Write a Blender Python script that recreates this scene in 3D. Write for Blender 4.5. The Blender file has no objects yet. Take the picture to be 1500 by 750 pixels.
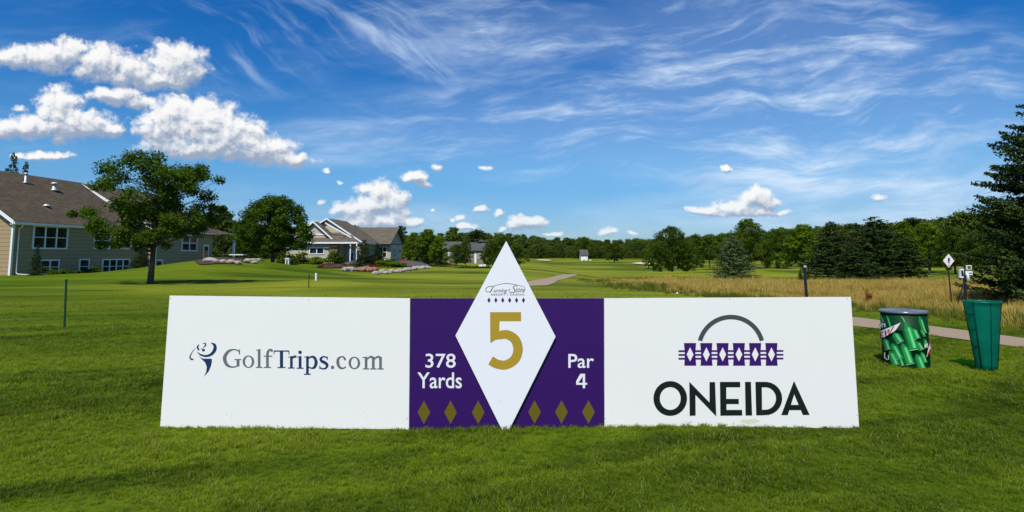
import bpy, math, random
import numpy as np
from mathutils import Vector, Matrix

R = math.radians
S = bpy.context.scene
COL = S.collection

# ------------------------------------------------------------------ camera
F = 880.0                    # focal length in units of 1/1500 of the picture width
PITCH = R(5.5)
EYE = 1.61
HZ = 375.0
VP0 = HZ - F * math.tan(PITCH)
cam_d = bpy.data.cameras.new("camera")
cam = bpy.data.objects.new("camera", cam_d)
COL.objects.link(cam)
cam.location = (0, 0, EYE)
cam.rotation_euler = (math.pi / 2 + PITCH, 0, 0)
cam_d.sensor_width = 36
cam_d.lens = F / 1500 * 36
cam_d.shift_y = (VP0 - 375) / 1500
cam_d.clip_start = 0.05
cam_d.clip_end = 9000
S.camera = cam
FW = Vector((0, math.cos(PITCH), math.sin(PITCH)))
UP = Vector((0, -math.sin(PITCH), math.cos(PITCH)))

# ------------------------------------------------------------------ exposure, sun, sky
S.view_settings.view_transform = 'Standard'
S.view_settings.look = 'None'
S.view_settings.exposure = 0.10
S.view_settings.gamma = 1.0
S.view_settings.use_curve_mapping = False
S.cycles.max_bounces = 6
S.cycles.transparent_max_bounces = 12
S.cycles.use_adaptive_sampling = True
SUN_EL = R(56)
SUN_TO = Vector((-0.33, -1.0, 0)).normalized() * math.cos(SUN_EL) + Vector((0, 0, math.sin(SUN_EL)))
ld = bpy.data.lights.new("sun", 'SUN')
ld.energy = 4.8
ld.angle = R(0.53)
ld.color = (1.0, 0.955, 0.88)
sun = bpy.data.objects.new("sun", ld)
COL.objects.link(sun)
sun.rotation_euler = SUN_TO.to_track_quat('Z', 'Y').to_euler()
sun.location = (0, 0, 60)

world = bpy.data.worlds.new("World")
S.world = world
world.use_nodes = True
WT = world.node_tree
for n in list(WT.nodes):
    WT.nodes.remove(n)


class N:
    """tiny expression helper over shader nodes"""
    def __init__(s, t, sock): s.t = t; s.s = sock
    def _m(s, op, *o, clamp=False):
        n = s.t.nodes.new('ShaderNodeMath'); n.operation = op; n.use_clamp = clamp
        for i, q in enumerate((s,) + o):
            if isinstance(q, N): s.t.links.new(q.s, n.inputs[i])
            else: n.inputs[i].default_value = q
        return N(s.t, n.outputs[0])
    def __add__(s, o): return s._m('ADD', o)
    __radd__ = __add__
    def __sub__(s, o): return s._m('SUBTRACT', o)
    def __rsub__(s, o): return s._m('MULTIPLY', -1.0)._m('ADD', o)
    def __mul__(s, o): return s._m('MULTIPLY', o)
    __rmul__ = __mul__
    def __truediv__(s, o): return s._m('DIVIDE', o)
    def max(s, o): return s._m('MAXIMUM', o)
    def min(s, o): return s._m('MINIMUM', o)
    def pow(s, o): return s._m('POWER', o)
    def abs(s): return s._m('ABSOLUTE')
    def ss(s, a, b, lo=0.0, hi=1.0):
        n = s.t.nodes.new('ShaderNodeMapRange'); n.interpolation_type = 'SMOOTHSTEP'
        s.t.links.new(s.s, n.inputs[0])
        for i, v in enumerate((a, b, lo, hi)): n.inputs[i + 1].default_value = v
        return N(s.t, n.outputs[0])


def vec(t, x, y, z=0.0):
    n = t.nodes.new('ShaderNodeCombineXYZ')
    for i, q in enumerate((x, y, z)):
        if isinstance(q, N): t.links.new(q.s, n.inputs[i])
        else: n.inputs[i].default_value = q
    return N(t, n.outputs[0])


def vmath(t, op, *a, out=0):
    n = t.nodes.new('ShaderNodeVectorMath'); n.operation = op
    for i, q in enumerate(a):
        if isinstance(q, N): t.links.new(q.s, n.inputs[i])
        else: n.inputs[i].default_value = q
    return N(t, n.outputs[out])


def noise(t, v, scale, detail=4, rough=0.55, dist=0.0, dim='3D', out=0, w=None):
    n = t.nodes.new('ShaderNodeTexNoise'); n.noise_dimensions = dim
    if v is not None: t.links.new(v.s, n.inputs['Vector'])
    n.inputs['Scale'].default_value = scale; n.inputs['Detail'].default_value = detail
    n.inputs['Roughness'].default_value = rough; n.inputs['Distortion'].default_value = dist
    return N(t, n.outputs[out])


def mixc(t, f, a, b, mode='MIX'):
    n = t.nodes.new('ShaderNodeMix'); n.data_type = 'RGBA'; n.blend_type = mode
    for sock, q in ((n.inputs[0], f), (n.inputs[6], a), (n.inputs[7], b)):
        if isinstance(q, N): t.links.new(q.s, sock)
        elif isinstance(q, tuple): sock.default_value = (*q, 1) if len(q) == 3 else q
        else: sock.default_value = q
    return N(t, n.outputs[2])


# cumulus heaps: centre and half axes of each lobe, in hundredths of the picture's px (a direction on the sky)
CLOUDS = [(20, 84, 45, 15), (75, 86, 42, 20), (104, 72, 26, 17), (150, 92, 50, 24), (190, 108, 36, 20), (258, 95, 40, 31),
          (238, 116, 48, 13), (292, 110, 16, 12), (168, 140, 34, 13), (203, 148, 22, 9),
          (86, 160, 32, 30), (84, 143, 16, 12), (45, 186, 50, 16), (110, 184, 55, 22), (168, 192, 18, 11), (12, 190, 26, 13),
          (32, 160, 13, 8), (255, 160, 36, 20), (236, 186, 34, 28), (300, 184, 54, 36), (345, 202, 48, 32), (388, 222, 44, 20),
          (428, 236, 30, 9), (300, 216, 80, 17), (226, 160, 10, 9),
          (550, 300, 34, 14), (530, 279, 15, 12), (557, 282, 22, 17), (575, 294, 24, 15), (499, 304, 13, 14), (538, 308, 42, 15), (584, 313, 20, 13),
          (603, 326, 18, 8), (555, 325, 50, 10), (608, 262, 18, 11), (622, 270, 14, 7), (641, 246, 12, 7),
          (733, 313, 10, 7), (763, 317, 5, 5), (773, 328, 26, 10), (786, 321, 12, 7), (672, 319, 12, 5), (703, 306, 10, 6),
          (704, 309, 14, 3.5), (888, 339, 12, 8), (680, 333, 17, 6), (735, 335, 8, 4), (658, 322, 5, 3), (715, 246, 10, 5),
          (1032, 309, 22, 7), (1082, 304, 36, 11), (1106, 289, 24, 13), (1122, 299, 20, 12), (1147, 310, 13, 5),
          (1096, 311, 50, 6), (1289, 289, 14, 7), (1068, 246, 11, 6), (65, 228, 36, 6), (470, 296, 8, 5), (480, 250, 9, 6),
          (498, 268, 5, 3), (460, 330, 16, 6), (632, 308, 5, 2.5), (925, 342, 14, 3.5), (812, 342, 16, 4)]


def build_sky():
    t = WT
    tc = t.nodes.new('ShaderNodeTexCoord')
    d = N(t, tc.outputs['Generated'])
    dF = vmath(t, 'DOT_PRODUCT', d, tuple(FW), out=1)
    dR = vmath(t, 'DOT_PRODUCT', d, (1, 0, 0), out=1)
    dU = vmath(t, 'DOT_PRODUCT', d, tuple(UP), out=1)
    w = dF.abs().max(0.03)
    U = dR / w * (F / 100) + 7.5
    Vv = (VP0 / 100) - dU / w * (F / 100)
    sep = t.nodes.new('ShaderNodeSeparateXYZ'); t.links.new(d.s, sep.inputs[0])
    dz = N(t, sep.outputs[2])
    # clear sky
    sky = t.nodes.new('ShaderNodeTexSky'); sky.sky_type = 'NISHITA'; sky.sun_disc = False
    sky.sun_elevation = SUN_EL
    sky.sun_rotation = math.atan2(SUN_TO.x, SUN_TO.y)
    sky.altitude = 200; sky.air_density = 1.0; sky.dust_density = 0.25; sky.ozone_density = 3.0
    hs = t.nodes.new('ShaderNodeHueSaturation'); hs.inputs['Saturation'].default_value = SKY_SAT
    hs.inputs['Value'].default_value = SKY_VAL
    hs.inputs['Hue'].default_value = 0.5 + SKY_HUE
    t.links.new(sky.outputs[0], hs.inputs['Color'])
    base = N(t, hs.outputs[0])
    # a polarised summer sky: deeper and bluer overhead
    rmp = t.nodes.new('ShaderNodeValToRGB'); t.links.new(dz.s, rmp.inputs[0])
    el = rmp.color_ramp.elements
    el[0].position = 0.0; el[0].color = (.48, .62, .84, 1)
    el[1].position = 1.0; el[1].color = (.45, .75, 1.0, 1)
    for p_, c_ in ((.06, (.44, .65, .92, 1)), (.14, (.42, .78, 1.02, 1)), (.34, (.12, .62, 1.04, 1)), (.55, (.20, .66, 1.0, 1))):
        e = el.new(p_); e.color = c_
    base = mixc(t, 1.0, base, N(t, rmp.outputs[0]), 'MULTIPLY')
    # density group
    g = bpy.data.node_groups.new("cloud_density", 'ShaderNodeTree')
    g.interface.new_socket("P", in_out='INPUT', socket_type='NodeSocketVector')
    g.interface.new_socket("D", in_out='OUTPUT', socket_type='NodeSocketFloat')
    g.interface.new_socket("B", in_out='OUTPUT', socket_type='NodeSocketFloat')
    g.interface.new_socket("Y", in_out='OUTPUT', socket_type='NodeSocketFloat')
    g.interface.new_socket("S", in_out='OUTPUT', socket_type='NodeSocketFloat')
    gi = g.nodes.new('NodeGroupInput'); go = g.nodes.new('NodeGroupOutput')
    P = N(g, gi.outputs[0])
    wc = noise(g, P, 2.6, 3, 0.55, dim='2D', out=1)
    warp = vmath(g, 'MULTIPLY_ADD', vmath(g, 'SUBTRACT', wc, (0.5, 0.5, 0.5)), (0.26, 0.16, 0), P)
    acc = None; SW = None; SV = None
    for (cx, cy, rx, ry) in CLOUDS:
        k_ = 1.12 if rx > 20 else 0.98
        q = vmath(g, 'MULTIPLY_ADD', warp, (100 / rx / k_, 100 / ry / k_, 0), (-cx / rx / k_, -cy / ry / k_, 0))
        l = vmath(g, 'DOT_PRODUCT', q, q, out=1)
        if rx <= 16: l = l * 0.9 + 0.42
        acc = l if acc is None else acc._m('SMOOTH_MIN', l, 0.25)
        wt = (1.6 - l).max(0.0); wt = wt * wt * (rx * ry) ** 0.5
        vy = vmath(g, 'DOT_PRODUCT', q, (0.25, 1, 0), out=1)
        SW = wt if SW is None else SW + wt
        SV = wt * vy if SV is None else SV + wt * vy
    B = 1.0 - acc.min(4.0)
    vo = g.nodes.new('ShaderNodeTexVoronoi'); vo.voronoi_dimensions = '2D'; vo.feature = 'F1'
    vo.inputs['Scale'].default_value = 5.0
    if 'Detail' in vo.inputs: vo.inputs['Detail'].default_value = 2.0; vo.inputs['Roughness'].default_value = 0.45
    g.links.new(vmath(g, 'MULTIPLY', warp, (1, 1.25, 1)).s, vo.inputs['Vector'])
    n2 = noise(g, P, 5.0, 6, 0.54, dim='2D')
    n3 = noise(g, P, 14, 5, 0.6, dim='2D')
    n4 = noise(g, P, 32, 3, 0.6, dim='2D')
    bill = 0.75 - N(g, vo.outputs['Distance'])
    D = B * 1.15 + bill * 0.75 + (n2 - 0.5) * 1.5 + (n3 - 0.5) * 0.60 + (n4 - 0.5) * 0.45 + 0.12
    g.links.new(D.s, go.inputs[0]); g.links.new(B.s, go.inputs[1]); g.links.new((SV / (SW + 0.001)).s, go.inputs[2]); g.links.new(n3.s, go.inputs[3])

    def dens(off):
        n = t.nodes.new('ShaderNodeGroup'); n.node_tree = g
        t.links.new(vmath(t, 'ADD', Pv, off).s, n.inputs[0])
        return [N(t, n.outputs[i]) for i in range(4)]
    Pv = vec(t, U, Vv, 0.0)
    D0, B0, Y0, n3 = dens((0, 0, 0))
    D1, B1, Y1, _n = dens((-0.045, -0.085, 0))
    front = dF.ss(-0.02, 0.1)
    alpha = D0.ss(-0.42, 1.15) * front
    alpha = (alpha * 1.2).min(1.0) * dz.ss(0.0, 0.13, 0.70, 1.0)
    lit = ((D0 - D1) * 0.50 + 0.56 - Y0 * 0.66 - D0.max(0.0) * 0.05).ss(0.0, 1.0)
    ccol = mixc(t, lit, (0.34, 0.42, 0.56), (1.02, 1.01, 1.0))
    # cirrus: streaks stretched along the wind, gently bent
    wa = noise(t, vec(t, U * 0.35, Vv * 0.5, 0), 1.0, 3, 0.5)
    wb = noise(t, vec(t, U * 0.35 + 7.3, Vv * 0.5, 0), 1.0, 3, 0.5)
    def streak(ang, sx, sy, seed, det=7, rough=0.62):
        c, s_ = math.cos(ang), math.sin(ang)
        a = (U * c + Vv * s_) + (wa - 0.5) * 0.9
        b = (Vv * c - U * s_) + (wb - 0.5) * 1.0
        return noise(t, vec(t, a * sx, b * sy, seed), 1.0, det, rough, 0.12)
    s1 = streak(R(-3), 0.50, 2.3, 1.0)
    s2 = streak(R(32), 0.45, 2.6, 5.0)
    s3 = streak(R(-14), 0.8, 5.0, 9.0)
    m1 = noise(t, vec(t, U * 0.28, Vv * 0.7, 3.0), 1.0, 2, 0.5)
    # where the veil lies on the sky: a wide band right of centre, a fan in the upper left, a low sheet at right
    def lobe(cx, cy, rx, ry):
        q = vmath(t, 'MULTIPLY_ADD', Pv, (1 / rx, 1 / ry, 0), (-cx / rx, -cy / ry, 0))
        return (1.0 - vmath(t, 'DOT_PRODUCT', q, q, out=1) * 0.5).max(0.0)
    band = lobe(8.9, 1.9, 3.6, 0.65) + lobe(12.6, 1.7, 3.2, 1.1) + lobe(11.0, 0.45, 2.2, 0.6) + lobe(7.0, 0.55, 1.7, 0.5)
    fan = lobe(4.0, 0.5, 1.6, 0.7) + lobe(5.8, 0.9, 0.8, 0.8)
    low = lobe(13.6, 3.0, 2.6, 0.55) + lobe(4.6, 2.1, 1.3, 0.3) * 0.5 + lobe(5.6, 3.25, 1.4, 0.22) * 0.6 + lobe(10.9, 3.15, 2.0, 0.3) * 0.6
    c1 = s1.ss(0.43, 0.82) * (m1.ss(0.3, 0.6) * 0.6 + 0.4) * (band.min(1.2) * 0.62 + 0.10)
    c2 = s2.ss(0.48, 0.80) * fan.min(1.1) * 0.42
    c3 = s3.ss(0.52, 0.85) * band.min(1.0) * 0.30
    c4 = s1.ss(0.25, 0.7) * low.min(1.0) * 0.42 + band.min(1.0) * 0.10
    cir = (c1 + c2 + c3 + c4).min(0.72) * CIRRUS
    hzb = dz.ss(0.0, 0.30, 1.0, 0.0)
    hzb = hzb * hzb * 0.10
    cir_up = 0.5 + dz.abs() * 0.0
    base = mixc(t, hzb, base, (K_ * 0.30, K_ * 0.50, K_ * 0.78))
    c = mixc(t, cir, base, (K_ * 0.62, K_ * 0.76, K_ * 0.93))
    scl = vmath(t, 'SCALE', ccol)
    scl.s.node.inputs['Scale'].default_value = K_ * 0.90
    c = mixc(t, alpha * 0.97, c, scl)
    bg = t.nodes.new('ShaderNodeBackground'); bg.inputs['Strength'].default_value = SKY_STR
    t.links.new(c.s, bg.inputs['Color'])
    out = t.nodes.new('ShaderNodeOutputWorld'); t.links.new(bg.outputs[0], out.inputs[0])
    world.cycles.sampling_method = 'MANUAL'
    world.cycles.sample_map_resolution = 512


SKY_STR = 0.10
K_ = 1.0 / SKY_STR
SKY_SAT, SKY_VAL, SKY_HUE = 1.15, 1.05, 0.0
CIRRUS = 1.45
build_sky()

# ------------------------------------------------------------------ projection helpers (used to lay the place out)
def proj(x, y, z):
    v = Vector((x, y, z - EYE)); w = v.dot(FW)
    return 750 + F * v.x / w, VP0 - F * v.dot(UP) / w

def ray(px, py):
    return (Vector(((px - 750) / F, 0, 0)) + FW + UP * (-(py - VP0) / F))

def at(px, py, y):
    """the point of the vertical plane at distance y that the photo shows at px, py"""
    d = ray(px, py); k = y / d.y
    return Vector((d.x * k, y, EYE + d.z * k))

def hit_plane(px, py, p, n):
    d = ray(px, py); o = Vector((0, 0, EYE))
    k = (Vector(p) - o).dot(n) / d.dot(n)
    return o + d * k

def sst(a, b, v):
    t = np.clip((v - a) / (b - a), 0, 1); return t * t * (3 - 2 * t)

def ground(x, y):
    x = np.asarray(x, float); y = np.asarray(y, float)
    far = sst(18, 60, np.hypot(x, y))
    z = -1.5 * sst(16, 72, y) * sst(0, 16, x) * (1 - sst(110, 300, y))
    z = z + 1.15 * np.exp(-(((x + 25.5) / 7.5) ** 2 + ((y - 54) / 6.0) ** 2))
    z = z + 0.75 * sst(62, 88, y) * sst(-2, -16, x) * (1 - sst(150, 260, y))
    z = z + 0.30 * np.exp(-(((x + 10.5) / 3.5) ** 2 + ((y - 33) / 2.2) ** 2))
    z = z + 0.35 * np.exp(-(((x + 6) / 9) ** 2 + ((y - 62) / 7) ** 2))
    u = np.sin(x * 0.11 + 1.3 + np.sin(y * 0.05)) * np.sin(y * 0.10 + 0.6 * np.sin(x * 0.07))
    u2 = np.sin(x * 0.045 - 0.7) * np.cos(y * 0.061 + x * 0.02)
    z = z + far * (0.24 * u + 0.42 * u2 * sst(60, 120, y)) * sst(-40, -24, x)
    z = z + 0.9 * sst(280, 700, np.hypot(x, y))
    z = z + 0.02 * np.sin(x * 1.1 + 0.5 * y) * np.sin(y * 0.9 - 0.4) * (1 - far)
    z = z + 0.45 * np.sin(x * 0.02 + 2) * sst(120, 260, y)
    return z

def G(x, y): return float(ground(x, y))

def on_ground(px, depth):
    """ground point in the photo's column px at distance depth"""
    z = 0.0; x = 0.0
    for _ in range(6):
        w = depth * FW.y + (z - EYE) * FW.z
        x = (px - 750) / F * w
        z = G(x, depth)
    return Vector((x, depth, z))

def ground_hit(px, py, lo=2.0, hi=900.0):
    d = ray(px, py); y = lo; st = 0.1
    while y < hi:
        k = y / d.y; x = d.x * k; z = EYE + d.z * k
        if z < G(x, y): return Vector((x, y, G(x, y)))
        y += st; st *= 1.02
    return Vector((d.x * hi / d.y, hi, G(d.x * hi / d.y, hi)))

# ------------------------------------------------------------------ materials
def newmat(name):
    m = bpy.data.materials.new(name); m.use_nodes = True
    t = m.node_tree; b = t.nodes['Principled BSDF']
    return m, t, b

def plain(name, c, rough=0.6, metal=0.0, var=0.12, scale=6.0, bump=0.0, spec=0.4, bscale=60.0):
    m, t, b = newmat(name)
    tc = t.nodes.new('ShaderNodeTexCoord'); o = N(t, tc.outputs['Object'])
    n = noise(t, o, scale, 4, 0.6)
    c1 = tuple(v * (1 - var) for v in c); c2 = tuple(min(1, v * (1 + var)) for v in c)
    t.links.new(mixc(t, n, c1, c2).s, b.inputs['Base Color'])
    b.inputs['Roughness'].default_value = rough; b.inputs['Metallic'].default_value = metal
    b.inputs['Specular IOR Level'].default_value = spec
    if bump:
        bp = t.nodes.new('ShaderNodeBump'); bp.inputs['Strength'].default_value = bump; bp.inputs['Distance'].default_value = 0.01
        t.links.new(noise(t, o, bscale, 3, 0.6).s, bp.inputs['Height']); t.links.new(bp.outputs[0], b.inputs['Normal'])
    return m

def leafmat(name, c1, c2, transl=0.35, nscale=0.6, rough=0.55, dry=None, bands=False):
    m, t, b = newmat(name)
    geo = t.nodes.new('ShaderNodeNewGeometry'); p = N(t, geo.outputs['Position'])
    rnd = N(t, geo.outputs['Random Per Island'])
    oi = t.nodes.new('ShaderNodeObjectInfo'); orn = N(t, oi.outputs['Random'])
    n = noise(t, p, nscale, 3, 0.6)
    f = (n.ss(0.3, 0.7) * 0.5 + rnd * 0.4 + orn * 0.25 - 0.07)._m('ADD', 0.0, clamp=True)
    col = mixc(t, f, c1, c2)
    if bands:
        sp = t.nodes.new('ShaderNodeSeparateXYZ'); t.links.new(p.s, sp.inputs[0]); x, y = N(t, sp.outputs[0]), N(t, sp.outputs[1])
        bnd = noise(t, vec(t, x * 0.16 - y * 0.05, y * 0.85 - x * 0.28, 0), 1.0, 3, 0.55, 0.5)
        st = ((y * 0.95 - x * 0.33 + (bnd - 0.5) * 5.0) * 1.25)._m('SINE')
        col = mixc(t, st.ss(0.1, 0.9) * 0.4, col, (0.200, 0.265, 0.010))
        col = mixc(t, st.ss(-0.1, -0.9) * 0.35, col, (0.034, 0.075, 0.0005))
        col = mixc(t, bnd.ss(0.52, 0.64) * 0.5, col, (0.210, 0.280, 0.012))
        col = mixc(t, bnd.ss(0.50, 0.36) * 0.55, col, (0.028, 0.062, 0.0005))
    if dry: col = mixc(t, rnd.ss(0.93, 0.96), col, dry)
    t.links.new(col.s, b.inputs['Base Color'])
    b.inputs['Roughness'].default_value = rough; b.inputs['Specular IOR Level'].default_value = 0.12
    tr = t.nodes.new('ShaderNodeBsdfTranslucent')
    hs = t.nodes.new('ShaderNodeHueSaturation'); hs.inputs['Hue'].default_value = 0.485; hs.inputs['Value'].default_value = 1.3
    t.links.new(col.s, hs.inputs['Color']); t.links.new(hs.outputs[0], tr.inputs['Color'])
    mx = t.nodes.new('ShaderNodeMixShader'); mx.inputs[0].default_value = transl
    t.links.new(b.outputs[0], mx.inputs[1]); t.links.new(tr.outputs[0], mx.inputs[2])
    t.links.new(mx.outputs[0], t.nodes['Material Output'].inputs[0])
    return m

def lawn_material():
    m, t, b = newmat("lawn")
    geo = t.nodes.new('ShaderNodeNewGeometry'); p = N(t, geo.outputs['Position'])
    sp = t.nodes.new('ShaderNodeSeparateXYZ'); t.links.new(p.s, sp.inputs[0])
    x, y = N(t, sp.outputs[0]), N(t, sp.outputs[1])
    big = noise(t, vec(t, x * 0.022, y * 0.062, 0), 1.0, 4, 0.55, 0.4)
    med = noise(t, p, 0.9, 5, 0.6)
    fin = noise(t, p, 42, 4, 0.7)
    mid = noise(t, vec(t, x * 0.10 - y * 0.03, y * 0.62 - x * 0.10, 0), 1.0, 3, 0.5, 0.8)
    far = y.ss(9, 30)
    bnd = noise(t, vec(t, x * 0.16 - y * 0.05, y * 0.85 - x * 0.28, 0), 1.0, 3, 0.55, 0.5)
    near = mixc(t, med.ss(0.3, 0.7), (0.028, 0.062, 0.001), (0.074, 0.124, 0.003))
    near = mixc(t, fin.ss(0.35, 0.7), near, (0.090, 0.150, 0.004))
    f1 = mixc(t, big.ss(0.45, 0.56), (0.022, 0.050, 0.0005), (0.235, 0.255, 0.016))
    f2 = mixc(t, mid.ss(0.42, 0.62) * 0.5, f1, (0.034, 0.068, 0.003))
    f2 = mixc(t, fin.ss(0.3, 0.75) * 0.5, f2, (0.085, 0.125, 0.010))
    # mown passes across the fairway: alternating nap
    w = t.nodes.new('ShaderNodeTexWave'); w.wave_type = 'BANDS'; w.bands_direction = 'Y'
    w.inputs['Scale'].default_value = 0.055; w.inputs['Distortion'].default_value = 2.5; w.inputs['Detail'].default_value = 2
    w.inputs['Detail Scale'].default_value = 0.25
    t.links.new(vec(t, x * 0.5, y, 0).s, w.inputs['Vector'])
    f2 = mixc(t, N(t, w.outputs['Fac']).ss(0.35, 0.65) * 0.5, f2, (0.165, 0.185, 0.016))
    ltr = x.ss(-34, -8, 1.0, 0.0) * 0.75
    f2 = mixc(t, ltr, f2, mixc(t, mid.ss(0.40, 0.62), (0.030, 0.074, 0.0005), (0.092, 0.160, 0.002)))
    st = ((y * 0.95 - x * 0.33 + (bnd - 0.5) * 5.0) * 1.25)._m('SINE')
    near = mixc(t, st.ss(0.1, 0.9) * 0.35, near, (0.120, 0.180, 0.006))
    near = mixc(t, st.ss(-0.1, -0.9) * 0.35, near, (0.024, 0.052, 0.001))
    near = mixc(t, bnd.ss(0.52, 0.64) * 0.55, near, (0.120, 0.175, 0.008))
    near = mixc(t, bnd.ss(0.50, 0.36) * 0.6, near, (0.016, 0.040, 0.001))
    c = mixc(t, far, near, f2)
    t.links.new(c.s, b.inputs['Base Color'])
    b.inputs['Roughness'].default_value = 0.85; b.inputs['Specular IOR Level'].default_value = 0.04
    bp = t.nodes.new('ShaderNodeBump'); bp.inputs['Strength'].default_value = 0.8; bp.inputs['Distance'].default_value = 0.03
    t.links.new((fin + med * 0.8).s, bp.inputs['Height']); t.links.new(bp.outputs[0], b.inputs['Normal'])
    return m

def siding_material(name, c, pitch=0.15):
    m, t, b = newmat(name)
    geo = t.nodes.new('ShaderNodeNewGeometry'); p = N(t, geo.outputs['Position'])
    sp = t.nodes.new('ShaderNodeSeparateXYZ'); t.links.new(p.s, sp.inputs[0])
    z = N(t, sp.outputs[2])
    fr = (z / pitch)._m('FRACT')
    joint = fr.ss(0.0, 0.22, 1.0, 0.0)
    n = noise(t, vmath(t, 'MULTIPLY', p, (1, 1, 6)), 1.5, 3, 0.6)
    col = mixc(t, n, tuple(v * 0.88 for v in c), tuple(v * 1.1 for v in c))
    col = mixc(t, joint * 0.75, col, tuple(v * 0.4 for v in c))
    t.links.new(col.s, b.inputs['Base Color'])
    b.inputs['Roughness'].default_value = 0.6
    bp = t.nodes.new('ShaderNodeBump'); bp.inputs['Strength'].default_value = 0.9; bp.inputs['Distance'].default_value = 0.02
    t.links.new((1.0 - fr).s, bp.inputs['Height']); t.links.new(bp.outputs[0], b.inputs['Normal'])
    return m

def shingle_material(name, c):
    m, t, b = newmat(name)
    tc = t.nodes.new('ShaderNodeTexCoord'); o = N(t, tc.outputs['Object'])
    sp = t.nodes.new('ShaderNodeSeparateXYZ'); t.links.new(o.s, sp.inputs[0])
    x, y, z = (N(t, sp.outputs[i]) for i in range(3))
    br = t.nodes.new('ShaderNodeTexBrick')
    t.links.new(vec(t, x + y, z * 1.7, 0).s, br.inputs['Vector'])
    br.inputs['Scale'].default_value = 1.0; br.inputs['Brick Width'].default_value = 0.5; br.inputs['Row Height'].default_value = 0.24
    br.inputs['Mortar Size'].default_value = 0.02; br.inputs['Bias'].default_value = -0.2
    br.inputs['Color1'].default_value = (*[v * 0.75 for v in c], 1); br.inputs['Color2'].default_value = (*[v * 1.3 for v in c], 1)
    br.inputs['Mortar'].default_value = (*[v * 0.5 for v in c], 1)
    n = noise(t, vmath(t, 'MULTIPLY', o, (1, 1, 3)), 0.7, 5, 0.65)
    col = mixc(t, n.ss(0.3, 0.75) * 0.5, N(t, br.outputs['Color']), tuple(v * 0.75 for v in c))
    t.links.new(col.s, b.inputs['Base Color']); b.inputs['Roughness'].default_value = 0.9
    b.inputs['Specular IOR Level'].default_value = 0.2
    bp = t.nodes.new('ShaderNodeBump'); bp.inputs['Strength'].default_value = 0.5; bp.inputs['Distance'].default_value = 0.01
    t.links.new(N(t, br.outputs['Fac']).s, bp.inputs['Height']); t.links.new(bp.outputs[0], b.inputs['Normal'])
    return m

def glass_dark(name):
    m, t, b = newmat(name)
    tc = t.nodes.new('ShaderNodeTexCoord'); o = N(t, tc.outputs['Object'])
    n = noise(t, o, 0.8, 3, 0.5)
    t.links.new(mixc(t, n.ss(0.45, 0.65), (0.006, 0.010, 0.012), (0.03, 0.04, 0.045)).s, b.inputs['Base Color'])
    b.inputs['Roughness'].default_value = 0.06; b.inputs['Specular IOR Level'].default_value = 0.6
    return m

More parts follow.
